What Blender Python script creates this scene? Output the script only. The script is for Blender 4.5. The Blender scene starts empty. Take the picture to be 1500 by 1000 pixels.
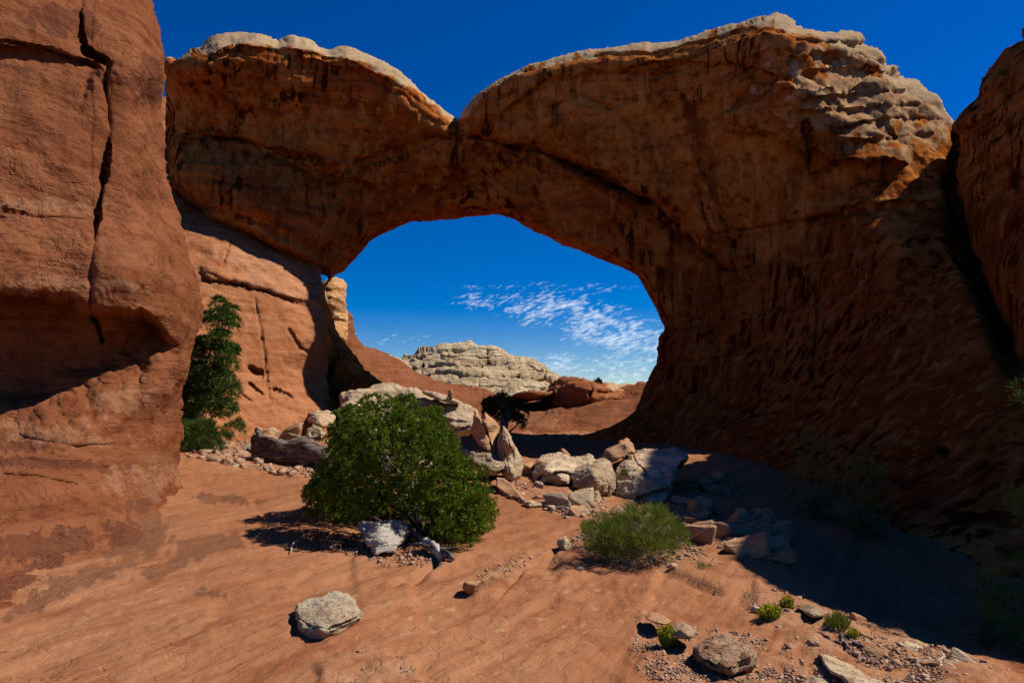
import bpy, bmesh, math, random
import numpy as np
from mathutils import Vector
from mathutils.kdtree import KDTree

# ------------------------------------------------------------------ camera, sky, sun, exposure
scene = bpy.context.scene
PITCH = math.atan(0.1)
cam_d = bpy.data.cameras.new('camera'); cam = bpy.data.objects.new('camera', cam_d)
scene.collection.objects.link(cam)
cam_d.lens = 24.0; cam_d.sensor_width = 36.0; cam_d.clip_start = 0.05; cam_d.clip_end = 6000
cam.location = (0, 0, 0); cam.rotation_euler = (math.pi/2 + PITCH, 0, 0)
scene.camera = cam

SUN = Vector((0.63, 0.12, 0.77)).normalized()          # direction towards the sun
SUN_EL = math.asin(SUN.z)
scene.view_settings.view_transform = 'Standard'
scene.view_settings.look = 'None'
scene.view_settings.exposure = 0.24
scene.view_settings.gamma = 1.0
scene.cycles.max_bounces = 6
scene.cycles.diffuse_bounces = 1
scene.cycles.transparent_max_bounces = 8

ld = bpy.data.lights.new('sun', 'SUN'); ld.energy = 5.0; ld.angle = math.radians(0.5); ld.color = (1.0, 0.95, 0.86)
lo = bpy.data.objects.new('sun', ld); scene.collection.objects.link(lo)
lo.rotation_euler = (-SUN).to_track_quat('-Z', 'Y').to_euler()

world = bpy.data.worlds.new('World'); scene.world = world; world.use_nodes = True
wn, wl = world.node_tree.nodes, world.node_tree.links
wn.clear()
def N(nodes, typ, **kw):
    n = nodes.new(typ)
    for k, v in kw.items(): setattr(n, k, v)
    return n
def M_(nodes, links, op, a, b=None, c=None):
    m = nodes.new('ShaderNodeMath'); m.operation = op
    for i, v in enumerate((a, b, c)):
        if v is None: continue
        if isinstance(v, (int, float)): m.inputs[i].default_value = v
        else: links.new(v, m.inputs[i])
    return m.outputs[0]
def make_world():
    out = N(wn, 'ShaderNodeOutputWorld'); bg = N(wn, 'ShaderNodeBackground')
    bg.inputs[1].default_value = 0.05
    sky = N(wn, 'ShaderNodeTexSky', sky_type='NISHITA', sun_disc=False)
    sky.sun_elevation = SUN_EL; sky.sun_rotation = math.atan2(SUN.x, SUN.y)
    sky.altitude = 1500; sky.air_density = 1.0; sky.dust_density = 0.6; sky.ozone_density = 3.0
    hs = N(wn, 'ShaderNodeHueSaturation'); hs.inputs['Saturation'].default_value = 1.7
    hs.inputs['Value'].default_value = 1.72; hs.inputs['Hue'].default_value = 0.518
    wl.new(sky.outputs[0], hs.inputs['Color'])
    tc = N(wn, 'ShaderNodeTexCoord'); sp = N(wn, 'ShaderNodeSeparateXYZ')
    wl.new(tc.outputs['Generated'], sp.inputs[0])
    m = lambda op, a, b=None, c=None: M_(wn, wl, op, a, b, c)
    y = m('MAXIMUM', sp.outputs[1], 0.001)
    u = m('DIVIDE', sp.outputs[0], y); v = m('DIVIDE', sp.outputs[2], y)
    # cloud field: small altocumulus flakes low in the sky beyond the arch
    v2 = m('ADD', v, m('MULTIPLY', u, -0.22))
    cb = N(wn, 'ShaderNodeCombineXYZ')
    wl.new(m('MULTIPLY', u, 1.0), cb.inputs[0]); wl.new(m('MULTIPLY', v2, 2.9), cb.inputs[1])
    nz = N(wn, 'ShaderNodeTexNoise'); nz.inputs['Scale'].default_value = 80; nz.inputs['Detail'].default_value = 5
    nz.inputs['Roughness'].default_value = 0.6; nz.inputs['Distortion'].default_value = 0.5
    wl.new(cb.outputs[0], nz.inputs['Vector'])
    nb = N(wn, 'ShaderNodeTexNoise'); nb.inputs['Scale'].default_value = 22; nb.inputs['Detail'].default_value = 3
    wl.new(cb.outputs[0], nb.inputs['Vector'])
    blobs = [(-0.04, .160, .035, .010, .8), (0.06, .150, .055, .020, 1.0), (0.12, .125, .05, .022, 1.0), (0.18, .105, .05, .020, 1.0),
             (0.215, .085, .05, .03, .9), (0.10, .065, .09, .015, .75), (0.19, .05, .07, .016, .7), (-0.18, .105, .06, .008, .35), (-.02, .07, .12, .008, .4), (.06, .18, .09, .006, .5)]
    tot = None
    for (bu, bv, ru, rv, am) in blobs:
        du = m('DIVIDE', m('SUBTRACT', u, bu), ru*1.25); dv = m('DIVIDE', m('SUBTRACT', v, bv), rv*1.2)
        q = m('SUBTRACT', 1.0, m('MULTIPLY', m('ADD', m('MULTIPLY', du, du), m('MULTIPLY', dv, dv)), .5))
        q = m('MULTIPLY', m('MAXIMUM', q, 0.0), am)
        tot = q if tot is None else m('MAXIMUM', tot, q)
    s = m('ADD', m('MULTIPLY', nz.outputs[0], 1.0), m('MULTIPLY', nb.outputs[0], 0.7))
    s = m('ADD', s, m('MULTIPLY', tot, 0.26))
    s = m('SUBTRACT', s, .985)
    s = m('MULTIPLY', s, 2.1)
    cl = m('MINIMUM', m('MAXIMUM', s, 0.0), 0.75)
    cl = m('MULTIPLY', cl, m('MINIMUM', m('MULTIPLY', tot, 3.0), 1.0))
    mx = N(wn, 'ShaderNodeMix', data_type='RGBA')
    wl.new(cl, mx.inputs[0]); wl.new(hs.outputs[0], mx.inputs[6]); mx.inputs[7].default_value = (15.5, 17.0, 18.5, 1)
    wl.new(mx.outputs[2], bg.inputs[0]); wl.new(bg.outputs[0], out.inputs[0])
make_world()

# ------------------------------------------------------------------ maths helpers
rng = np.random.default_rng(7)
cP, sP = math.cos(PITCH), math.sin(PITCH)
def W(px, py, Y):
    """point at world depth Y (metres along +Y) seen in direction px,py of the 1500x1000 photograph"""
    px = np.asarray(px, float); py = np.asarray(py, float); Y = np.asarray(Y, float)
    xc = (px-750)/1000.; yc = (500-py)/1000.
    fy = cP - yc*sP; fz = sP + yc*cP
    return np.stack([xc/fy*Y, Y+0*px, fz/fy*Y], -1)
def zslope(py):
    yc = (500-py)/1000.; return (sP+yc*cP)/(cP-yc*sP)
_pt = np.random.default_rng(11)
PERM = _pt.integers(0, 4096, 4096)
G = _pt.normal(size=(4096, 3)); G /= np.linalg.norm(G, axis=1, keepdims=True)
def pnoise(P):
    i = np.floor(P).astype(np.int64); f = P-i
    u = f*f*f*(f*(f*6-15)+10)
    res = 0
    for dx in (0, 1):
        wx = u[..., 0] if dx else 1-u[..., 0]
        hx = PERM[(i[..., 0]+dx) & 4095]
        for dy in (0, 1):
            wy = u[..., 1] if dy else 1-u[..., 1]
            hy = PERM[(hx+i[..., 1]+dy) & 4095]
            for dz in (0, 1):
                wz = u[..., 2] if dz else 1-u[..., 2]
                h = PERM[(hy+i[..., 2]+dz) & 4095]
                g = G[h]
                res = res + wx*wy*wz*(g[..., 0]*(f[..., 0]-dx)+g[..., 1]*(f[..., 1]-dy)+g[..., 2]*(f[..., 2]-dz))
    return res*1.5
def fbm(P, oct=4, lac=2.1, gain=.5):
    a, s, t = 1., 0., 0.
    Q = np.array(P, float)
    for _ in range(oct):
        s = s + a*pnoise(Q); t += a; a *= gain; Q = Q*lac + 17.3
    return s/t*1.6
def sst(a, b, x):
    t = np.clip((x-a)/(b-a), 0, 1); return t*t*(3-2*t)
def rocknoise(P, spec):
    """sum of layers: f fbm, r ridges, s strata, t exfoliation terraces"""
    d = np.zeros(len(P))
    for (k, fr, amp) in spec:
        if k == 'f': d += amp*fbm(P*fr, 4)
        elif k == 'r': d += -amp*np.clip(1-np.abs(fbm(P*fr+5, 3))*5, 0, 1)
        elif k == 's':
            w = fbm(P*.35+3, 2)*.5
            Q = np.stack([P[:, 0]*.12*fr, P[:, 1]*.12*fr, (P[:, 2]+w)*fr], -1)
            s = fbm(Q, 3); d += amp*(sst(-.15, .25, s)*1.2-.6+.4*s)
        elif k == 'c':   # cross bedding, tilted
            w = fbm(P*.3+9, 2)*.6
            Q = np.stack([P[:, 0]*.15*fr, P[:, 1]*.15*fr, (P[:, 2]+.35*P[:, 0]+w)*fr], -1)
            d += amp*fbm(Q, 3)
        elif k == 't':
            q = fbm(P*fr+31, 3)*5; fl = np.floor(q); d += amp*(fl+sst(.4, .6, q-fl))/2
        elif k == 'v':   # vertical facets
            Q = np.stack([P[:, 0]*fr, P[:, 1]*fr, P[:, 2]*fr*.25], -1)
            d += amp*fbm(Q+50, 3)
    return d
def rbf(cxy, cv, q, c=.3):
    cxy = np.asarray(cxy, float); cv = np.asarray(cv, float); q = np.asarray(q, float)
    r = np.sqrt(((cxy[:, None]-cxy[None])**2).sum(-1)+c*c)
    n = len(cxy); A = np.zeros((n+1, n+1)); A[:n, :n] = r + np.eye(n)*1e-3; A[:n, n] = 1; A[n, :n] = 1
    wgt = np.linalg.solve(A, np.append(cv, 0))
    out = np.full(len(q), wgt[n])
    for k in range(n):
        out += wgt[k]*np.sqrt(((q-cxy[k])**2).sum(-1)+c*c)
    return out
def seg_dist(Q, poly, closed=True):
    """distance to a polyline, nearest point, and side (>0 = left of travel in px space with y down)"""
    poly = np.asarray(poly, float)
    a = poly; b = np.roll(poly, -1, 0)
    if not closed: a = a[:-1]; b = b[:-1]
    best = np.full(len(Q), 1e18); near = np.zeros_like(Q); side = np.zeros(len(Q)); tt = np.zeros(len(Q))
    for k in range(len(a)):
        e = b[k]-a[k]; L = (e**2).sum()+1e-12
        t = np.clip(((Q-a[k])@e)/L, 0, 1); n_ = a[k]+t[:, None]*e
        dd = ((Q-n_)**2).sum(1); m = dd < best
        best[m] = dd[m]; near[m] = n_[m]
        side[m] = (e[0]*(Q[m, 1]-a[k][1])-e[1]*(Q[m, 0]-a[k][0])); tt[m] = (k+t[m])/len(a)
    return np.sqrt(best), near, side, tt
def kd_dist(Q, polys):
    pts = []
    for p in polys:
        a = np.asarray(p, float); b = np.roll(a, -1, 0)
        for t in (0, .2, .4, .6, .8): pts.append(a*(1-t)+b*t)
    pts = np.vstack(pts); kd = KDTree(len(pts))
    for i, p in enumerate(pts.tolist()): kd.insert((p[0], p[1], 0), i)
    kd.balance(); f = kd.find
    r = [f((x, y, 0))[1:] for x, y in Q.tolist()]
    return np.array([k[1] for k in r]), pts[[k[0] for k in r]]
def inside(Q, poly):
    poly = np.asarray(poly, float); c = np.zeros(len(Q), bool)
    a = poly; b = np.roll(poly, -1, 0)
    for k in range(len(a)):
        y0, y1 = a[k][1], b[k][1]
        if y0 == y1: continue
        m = (y0 > Q[:, 1]) != (y1 > Q[:, 1])
        x = a[k][0]+(Q[:, 1]-y0)*(b[k][0]-a[k][0])/(y1-y0)
        c ^= m & (Q[:, 0] < x)
    return c
def densify(poly, step, rough, seed=0, smooth=True):
    poly = np.asarray(poly, float); n = len(poly); out = []
    for k in range(n):
        p0, p1, p2, p3 = poly[k-1], poly[k], poly[(k+1) % n], poly[(k+2) % n]
        m = max(1, int(np.linalg.norm(p2-p1)/step))
        m = min(m, 60)
        for j in range(m):
            t = j/m
            cr = .5*((2*p1)+(-p0+p2)*t+(2*p0-5*p1+4*p2-p3)*t*t+(-p0+3*p1-3*p2+p3)*t**3)
            ln = p1*(1-t)+p2*t
            out.append(ln*.5+cr*.5 if smooth else ln)
    out = np.array(out)
    if rough:
        q = np.column_stack([out/26., np.full(len(out), seed*3.7)])
        out = out + rough*np.column_stack([fbm(q, 4), fbm(q+40, 4)])*1.6
    return out

# ------------------------------------------------------------------ object helpers
def tag(o, label=None, cat=None, group=None, kind=None):
    if label: o['label'] = label
    if cat: o['category'] = cat
    if group: o['group'] = group
    if kind: o['kind'] = kind
    return o
def mesh_np(name, V, Fs, mat, masks=None, origin=None, parent=None, smooth=True):
    V = np.asarray(V, float)
    if origin is None: origin = np.array([V[:, 0].mean(), V[:, 1].mean(), V[:, 2].min()])
    origin = np.asarray(origin, float)
    me = bpy.data.meshes.new(name)
    if isinstance(Fs, np.ndarray): Fs = [Fs]
    nl = sum(f.size for f in Fs); nf = sum(len(f) for f in Fs)
    me.vertices.add(len(V)); me.loops.add(nl); me.polygons.add(nf)
    me.vertices.foreach_set('co', (V-origin).astype(np.float32).ravel())
    me.loops.foreach_set('vertex_index', np.concatenate([f.ravel() for f in Fs]).astype(np.int32))
    st = []; s = 0
    for f in Fs:
        k = f.shape[1]; st.append(s+np.arange(len(f))*k); s += f.size
    me.polygons.foreach_set('loop_start', np.concatenate(st).astype(np.int32))
    if smooth: me.polygons.foreach_set('use_smooth', np.ones(nf, bool))
    me.update(calc_edges=True); me.validate()
    if masks is not None:
        at = me.color_attributes.new('mask', 'FLOAT_COLOR', 'POINT')
        at.data.foreach_set('color', np.column_stack([masks, np.ones(len(V))]).astype(np.float32).ravel())
    if mat: me.materials.append(mat)
    o = bpy.data.objects.new(name, me); scene.collection.objects.link(o)
    if parent is not None:
        o.parent = parent; o.location = Vector(origin)-parent.location
    else: o.location = origin
    return o
def vnormals(V, quads):
    a, b, c, d = (V[quads[:, k]] for k in range(4))
    n = np.cross(c-a, d-b)
    out = np.zeros_like(V)
    for k in range(4): np.add.at(out, quads[:, k], n)
    return out/(np.linalg.norm(out, axis=1, keepdims=True)+1e-12)
def relief(name, outline, ctrl, mat, step=3., R=30., Rm=1., thick=2., spec=(), rough=0., holes=(), grooves=(), ledges=(), maskf=None, c=.3, Rf=None, seed=0, parent=None, yfun=None, smooth=True, ampf=None, spec2=None):
    """closed rock solid: the outline stands at its own distance, its front follows the control distances and turns away at the rim, its back is as deep as thick"""
    cx = []; cv = []
    for p in ctrl:
        Y = p[2]
        if Y is None: Y = p[3]/zslope(p[1])
        cx.append((p[0]/100., p[1]/100.)); cv.append(Y)
    dense = max(step*2.2, 3. if step > 1.5 else step)
    polys = [densify(outline, dense, rough, seed, smooth)]+[densify(h, dense, rough, seed+5, smooth) for h in holes]
    lo = polys[0].min(0)-2*step; hi = polys[0].max(0)+2*step
    nx = int((hi[0]-lo[0])/step)+1; ny = int((hi[1]-lo[1])/step)+1
    gx, gy = np.meshgrid(lo[0]+np.arange(nx)*step, lo[1]+np.arange(ny)*step)
    Q = np.column_stack([gx.ravel(), gy.ravel()])
    ins = inside(Q, polys[0])
    for h in polys[1:]: ins &= ~inside(Q, h)
    idx = np.arange(nx*ny).reshape(ny, nx)
    cells = np.stack([idx[:-1, :-1], idx[1:, :-1], idx[1:, 1:], idx[:-1, 1:]], -1).reshape(-1, 4)
    keep = ins[cells].any(1)
    cells = cells[keep]
    used = np.unique(cells)
    # the polyline distances are only needed for the vertices in use
    Qu = Q[used]; insu = ins[used]
    best, near = kd_dist(Qu, polys)
    Qu = np.where(insu[:, None], Qu, near); d = np.where(insu, best, 0)
    Y = rbf(cx, cv, Qu/100., c)
    if yfun is not None: Y = Y + yfun(Qu, Y)
    for (pl, w, dep) in grooves:
        dd, _, _, tt = seg_dist(Qu+.8*w**.5*np.column_stack([fbm(np.column_stack([Qu/14., Qu[:, 0]*0]), 2), fbm(np.column_stack([Qu/14.+9, Qu[:, 0]*0]), 2)]), pl, False)
        Y = Y+dep*np.exp(-(dd/w)**2)*np.clip(np.minimum(tt, 1-tt)*8+.35, 0, 1)
    for (pl, dm, fall, sharp) in ledges:
        jit = np.column_stack([fbm(np.column_stack([Qu/30., Qu[:, 0]*0+seed]), 3), fbm(np.column_stack([Qu/30.+7, Qu[:, 0]*0]), 3)])*sharp*2
        dd, _, sd, tt = seg_dist(Qu+jit, pl, False)
        s = np.where(sd > 0, dd, -dd)
        Y = Y+dm*sst(-sharp, sharp, s)*np.exp(-np.maximum(s, 0)/fall)*sst(0, .08, tt)*sst(0, .08, 1-tt)
    Rr = R if Rf is None else Rf(Qu)
    dd = np.clip(d/Rr, 0, 1); prof = 1-np.sqrt(1-(1-dd)**2)
    Vf = W(Qu[:, 0], Qu[:, 1], Y+prof*Rm)
    bk = np.sqrt(1-(1-np.clip(d/(np.max(Rr)*1.5), 0, 1))**2)
    Vb = W(Qu[:, 0], Qu[:, 1], Y+Rm+bk*thick)
    remap = np.full(nx*ny, -1); remap[used] = np.arange(len(used))
    fc = remap[cells]
    nv = len(used); backid = np.where(insu, np.arange(nv)+0, -1)
    bmap = np.arange(nv); ii = np.nonzero(insu)[0]; bmap[ii] = nv+np.arange(len(ii))
    V = np.vstack([Vf, Vb[ii]]); bc = bmap[fc][:, ::-1]
    faces = np.vstack([fc, bc])
    if spec:
        n = vnormals(V, faces); dsp = rocknoise(V, spec)
        if ampf is not None:
            am = ampf(Qu, d); dsp = dsp*np.concatenate([am, am[ii]])
        if spec2 is not None:
            w2 = spec2[1](Qu, d); dsp = dsp+rocknoise(V, spec2[0])*np.concatenate([w2, w2[ii]])
        V = V+n*dsp[:, None]
    mk = np.zeros((len(V), 3))
    if maskf is not None:
        mf = maskf(Qu, V[:nv], d); mk[:nv] = mf; mk[nv:] = mf[ii]
    return mesh_np(name, V, faces, mat, mk, parent=parent)
def blob(Q, cx, cy, rx, ry, rot=0, n=.5, fr=30., seed=0):
    """soft irregular spot used for varnish and lichen masks, and for painted shade and glow"""
    a = math.radians(rot); dx, dy = Q[:, 0]-cx, Q[:, 1]-cy
    u = (dx*math.cos(a)+dy*math.sin(a))/rx; v = (-dx*math.sin(a)+dy*math.cos(a))/ry
    r = np.sqrt(u*u+v*v)+n*fbm(np.column_stack([Q/fr, np.full(len(Q), seed*1.3)]), 4)
    return sst(1.1, .8, r)
def stroke(Q, pl, w, fr=20., n=.8):
    d, _, _, tt = seg_dist(Q, pl, False)
    return sst(1.3, .7, d/w+n*fbm(np.column_stack([Q/fr, Q[:, 0]*0+w]), 4))

# ------------------------------------------------------------------ materials
def rock_mat(name, dark, mid, light, bands=3.0, bump=.5, fine=1.0, cap=(.62, .46, .30), stain_or_shade=(.07, .025, .018), pale=(.62, .40, .24), streak=0., tint=.0, cross=0., scale=1.0, speck=.0, crack=.35, bed=False, terr=.35, sk=.6, dust=0.):
    m = bpy.data.materials.new(name); m.use_nodes = True
    n, l = m.node_tree.nodes, m.node_tree.links
    b = n['Principled BSDF']; b.inputs['Roughness'].default_value = .95; b.inputs['Specular IOR Level'].default_value = 0.
    geo = N(n, 'ShaderNodeNewGeometry')
    mm = lambda op, a, bb=None, cc=None: M_(n, l, op, a, bb, cc)
    def mapping(sc, rot=(0, 0, 0), src=None):
        mp = N(n, 'ShaderNodeMapping'); mp.inputs['Scale'].default_value = sc; mp.inputs['Rotation'].default_value = rot
        l.new(src or geo.outputs['Position'], mp.inputs[0]); return mp.outputs[0]
    def noise(vec, s, det=6, rough=.6, dist=0.):
        t = N(n, 'ShaderNodeTexNoise'); t.inputs['Scale'].default_value = s; t.inputs['Detail'].default_value = det
        t.inputs['Roughness'].default_value = rough; t.inputs['Distortion'].default_value = dist
        l.new(vec, t.inputs['Vector']); return t.outputs[0]
    def mixc(f, a, bb):
        x = N(n, 'ShaderNodeMix', data_type='RGBA')
        for i, v in ((0, f), (6, a), (7, bb)):
            if isinstance(v, tuple): x.inputs[i].default_value = (*v, 1)
            elif isinstance(v, (int, float)): x.inputs[i].default_value = v
            else: l.new(v, x.inputs[i])
        return x.outputs[2]
    def ramp(v, a, bb):
        r = N(n, 'ShaderNodeMapRange', interpolation_type='SMOOTHSTEP'); r.inputs[1].default_value = a; r.inputs[2].default_value = bb
        l.new(v, r.inputs[0]); return r.outputs[0]
    S = scale
    big = noise(mapping((S, S, S)), .45, 5)
    st = noise(mapping((.25*S, .25*S, bands*S), (cross, cross*.3, 0)), 1.6, 6, .65, .4)
    if bed: st = noise(mapping((.22, 7., 1.), src=mapping((1, 1, 1), (0, 0, -math.radians(62)))), .9, 8, .75, .1)
    med = noise(mapping((S, S, S)), 3.2, 8, .68)
    tv = noise(mapping((.35, 1.3, 1.), src=mapping((1, 1, 1), (0, 0, -math.radians(62)))), 1.5, 5, .55, .15) if bed else noise(mapping((S, S, S*1.8)), 1.1, 5, .55, .5)
    tk = mm('MULTIPLY', tv, 13.); tf = mm('FRACT', tk); terr_h = mm('ADD', mm('FLOOR', tk), ramp(tf, .44, .56))
    fin = noise(mapping((S, S, S)), 38., 4, .7)
    f1 = ramp(mm('ADD', mm('MULTIPLY', big, .55), mm('MULTIPLY', st, .45)), .38, .62)
    col = mixc(f1, mid, light)
    col = mixc(ramp(mm('ADD', mm('MULTIPLY', med, .6), mm('MULTIPLY', st, .4)), .52, .36), col, dark)
    if streak:
        sk = noise(mapping((2.2, 2.2, .10)), 1.3, 5, .6, .3)
        sk2 = noise(mapping((1, 1, 1)), .22, 3)
        f = mm('MULTIPLY', mm('MULTIPLY', ramp(sk, .50, .60), ramp(sk2, .40, .58)), streak)
        col = mixc(f, col, tuple(x*.35 for x in dark))
        f = mm('MULTIPLY', mm('MULTIPLY', ramp(sk, .44, .36), ramp(sk2, .62, .45)), streak*.8)
        col = mixc(f, col, pale)
    col = mixc(mm('MULTIPLY', mm('SUBTRACT', fin, .5), .9), col, tuple(min(1, x*1.5) for x in light))
    at = N(n, 'ShaderNodeAttribute', attribute_name='mask'); sp = N(n, 'ShaderNodeSeparateColor'); l.new(at.outputs['Color'], sp.inputs[0])
    jit = mm('MULTIPLY', mm('SUBTRACT', mm('ADD', mm('MULTIPLY', med, .6), mm('MULTIPLY', fin, .4)), .5), 1.6)
    def edge(ch): return ramp(mm('ADD', sp.outputs[ch], jit), .25, .85)
    capc = mixc(ramp(med, .35, .65), tuple(x*.72 for x in cap), cap)
    col = mixc(mm('MULTIPLY', edge(0), mm('MINIMUM', mm('MULTIPLY', sp.outputs[0], 8.), 1.)), col, capc)
    col = mixc(mm('MULTIPLY', mm('MULTIPLY', edge(2), mm('MINIMUM', mm('MULTIPLY', sp.outputs[2], 8.), 1.)), .75), col, pale)
    col = mixc(mm('MULTIPLY', mm('MULTIPLY', edge(1), mm('MINIMUM', mm('MULTIPLY', sp.outputs[1], 8.), 1.)), mm('MULTIPLY', mm('ADD', .55, mm('MULTIPLY', ramp(mm('ADD', mm('MULTIPLY', st, .5), mm('MULTIPLY', fin, .5)), .38, .6), .6)), sk)), col, stain_or_shade)
    if speck:
        vs = N(n, 'ShaderNodeTexVoronoi'); vs.inputs['Scale'].default_value = 14; l.new(mapping((S, S, S)), vs.inputs['Vector'])
        col = mixc(mm('MULTIPLY', ramp(vs.outputs['Distance'], .25, .1), speck), col, stain_or_shade)
    if dust:
        dn = noise(mapping((S, S, S)), .9, 5, .65)
        sg = N(n, 'ShaderNodeSeparateXYZ'); l.new(geo.outputs['Normal'], sg.inputs[0])
        col = mixc(mm('MULTIPLY', ramp(dn, .46, .66), dust), col, (.34, .165, .085))
    if tint:
        oi = N(n, 'ShaderNodeObjectInfo')
        col = mixc(mm('MULTIPLY', oi.outputs['Random'], tint), col, mid)
        hv = N(n, 'ShaderNodeHueSaturation'); l.new(col, hv.inputs['Color']); l.new(mm('ADD', mm('MULTIPLY', oi.outputs['Random'], .5), .75), hv.inputs['Value'])
        col = hv.outputs[0]
    # cracks
    vo = N(n, 'ShaderNodeTexVoronoi', feature='DISTANCE_TO_EDGE'); vo.inputs['Scale'].default_value = .9*S
    wv = N(n, 'ShaderNodeVectorMath', operation='ADD'); l.new(mapping((S, S, 2.2*S)), wv.inputs[0])
    nz = N(n, 'ShaderNodeTexNoise'); nz.inputs['Scale'].default_value = 1.7; nz.inputs['Detail'].default_value = 4; l.new(geo.outputs['Position'], nz.inputs['Vector'])
    sc_ = N(n, 'ShaderNodeVectorMath', operation='SCALE'); sc_.inputs['Scale'].default_value = 1.6; l.new(nz.outputs['Color'], sc_.inputs[0]); l.new(sc_.outputs[0], wv.inputs[1])
    l.new(wv.outputs[0], vo.inputs['Vector'])
    cr = mm('MULTIPLY', ramp(vo.outputs['Distance'], .022, .004), ramp(big, .46, .56))
    h = mm('ADD', mm('MULTIPLY', st, 1.1), mm('MULTIPLY', med, .9))
    h = mm('ADD', h, mm('MULTIPLY', fin, .16*fine))
    h = mm('SUBTRACT', h, mm('MULTIPLY', cr, crack))
    h = mm('ADD', h, mm('MULTIPLY', terr_h, terr))
    bp = N(n, 'ShaderNodeBump'); bp.inputs['Strength'].default_value = bump; bp.inputs['Distance'].default_value = .09/S
    l.new(h, bp.inputs['Height']); l.new(bp.outputs[0], b.inputs['Normal'])
    l.new(col, b.inputs['Base Color'])
    return m
RED = rock_mat('red_sandstone', (.13, .037, .016), (.185, .062, .026), (.24, .090, .041), pale=(.30, .155, .085), bands=2.6, bump=.7, streak=.0, cross=.25)
ARCH = rock_mat('arch_sandstone', (.12, .022, .004), (.26, .062, .012), (.43, .150, .036), bands=1.5, bump=.34, streak=1., cross=.12, terr=.08, crack=.2, cap=(.46, .31, .17), pale=(.46, .20, .05), stain_or_shade=(.048,.005,.001), sk=1.3)  # near-black red mask colour also carries the painted shade of the right wall
WALLR = rock_mat('orange_sandstone', (.24, .078, .030), (.32, .118, .048), (.40, .17, .076), pale=(.46, .26, .15), bands=2.6, bump=.6, cross=.25)
GROUNDM = rock_mat('slickrock', (.235, .084, .037), (.29, .114, .051), (.345, .155, .073), bands=1.2, bump=.42, bed=True, terr=.22, fine=2.0, cap=(.38, .20, .11), pale=(.50, .31, .17), stain_or_shade=(.09, .038, .024))
PALE = rock_mat('pale_sandstone', (.28, .18, .10), (.42, .30, .18), (.54, .41, .27), bands=5., bump=.8, cross=.35, scale=1.6, tint=.25, crack=.5, dust=.6)
GREY = rock_mat('grey_sandstone', (.24, .16, .095), (.34, .255, .16), (.42, .33, .22), bands=8., bump=.8, scale=2.5, crack=.5, dust=.5)
PINK = rock_mat('pink_sandstone', (.25, .11, .05), (.38, .20, .10), (.47, .29, .17), bands=6., bump=.8, scale=2.2, tint=.8)
BUTTEM = rock_mat('butte_sandstone', (.22, .11, .05), (.48, .335, .18), (.62, .48, .29), bands=16., bump=1.0, scale=.12, crack=1.5)
KNOBM = rock_mat('knob_sandstone', (.30, .11, .04), (.44, .21, .085), (.52, .30, .14), bands=2., bump=.5, pale=(.60, .42, .18))
def simple_mat(name, c1, c2, sc=8., rough=.8, transl=0., stretch=(1, 1, 1), bump=0., rnd=False):
    m = bpy.data.materials.new(name); m.use_nodes = True
    n, l = m.node_tree.nodes, m.node_tree.links; b = n['Principled BSDF']
    b.inputs['Roughness'].default_value = rough; b.inputs['Specular IOR Level'].default_value = .04
    g = N(n, 'ShaderNodeNewGeometry'); mp = N(n, 'ShaderNodeMapping'); mp.inputs['Scale'].default_value = stretch
    l.new(g.outputs['Position'], mp.inputs[0])
    t = N(n, 'ShaderNodeTexNoise'); t.inputs['Scale'].default_value = sc; t.inputs['Detail'].default_value = 5; l.new(mp.outputs[0], t.inputs['Vector'])
    r = N(n, 'ShaderNodeMapRange'); r.inputs[1].default_value = .35; r.inputs[2].default_value = .65; l.new(t.outputs[0], r.inputs[0])
    x = N(n, 'ShaderNodeMix', data_type='RGBA'); x.inputs[6].default_value = (*c1, 1); x.inputs[7].default_value = (*c2, 1)
    if rnd: l.new(M_(n, l, 'ADD', M_(n, l, 'MULTIPLY', r.outputs[0], .5), M_(n, l, 'MULTIPLY', g.outputs['Random Per Island'], .5)), x.inputs[0])
    else: l.new(r.outputs[0], x.inputs[0])
    l.new(x.outputs[2], b.inputs['Base Color'])
    if bump:
        bp = N(n, 'ShaderNodeBump'); bp.inputs['Strength'].default_value = bump; bp.inputs['Distance'].default_value = .02
        l.new(t.outputs[0], bp.inputs['Height']); l.new(bp.outputs[0], b.inputs['Normal'])
    if transl:
        tr = N(n, 'ShaderNodeBsdfTranslucent'); l.new(x.outputs[2], tr.inputs[0]); ms = N(n, 'ShaderNodeMixShader'); ms.inputs[0].default_value = transl
        l.new(b.outputs[0], ms.inputs[1]); l.new(tr.outputs[0], ms.inputs[2]); l.new(ms.outputs[0], n['Material Output'].inputs[0])
    return m
JUN = simple_mat('juniper_green', (.03, .07, .005), (.21, .27, .022), 7., .7, .15, rnd=True)
JUND = simple_mat('dark_juniper_green', (.03, .045, .012), (.06, .08, .02), 5., .7, .1, rnd=True)
PIN = simple_mat('pinyon_green', (.035, .075, .012), (.11, .16, .03), 5., .7, .15, rnd=True)
BUSH = simple_mat('ephedra_green', (.07, .10, .01), (.25, .28, .045), 5., .7, .2, rnd=True)
YEL = simple_mat('rabbitbrush_yellow', (.20, .20, .015), (.48, .41, .02), 9., .7, .2, rnd=True)
DRY = simple_mat('dry_stem', (.25, .19, .12), (.45, .38, .28), 9., .8, .1, rnd=True)
SHRUB = simple_mat('shrub_olive', (.10, .08, .02), (.24, .18, .05), 9., .8, .2, rnd=True)
BARK = simple_mat('grey_bark', (.05, .035, .025), (.20, .165, .135), 14., .9, 0, (1, 1, .25), .9)
LOGM = simple_mat('weathered_wood', (.04, .025, .018), (.22, .17, .14), 10., .9, 0, (.25, 1, 3), 1.)
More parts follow.
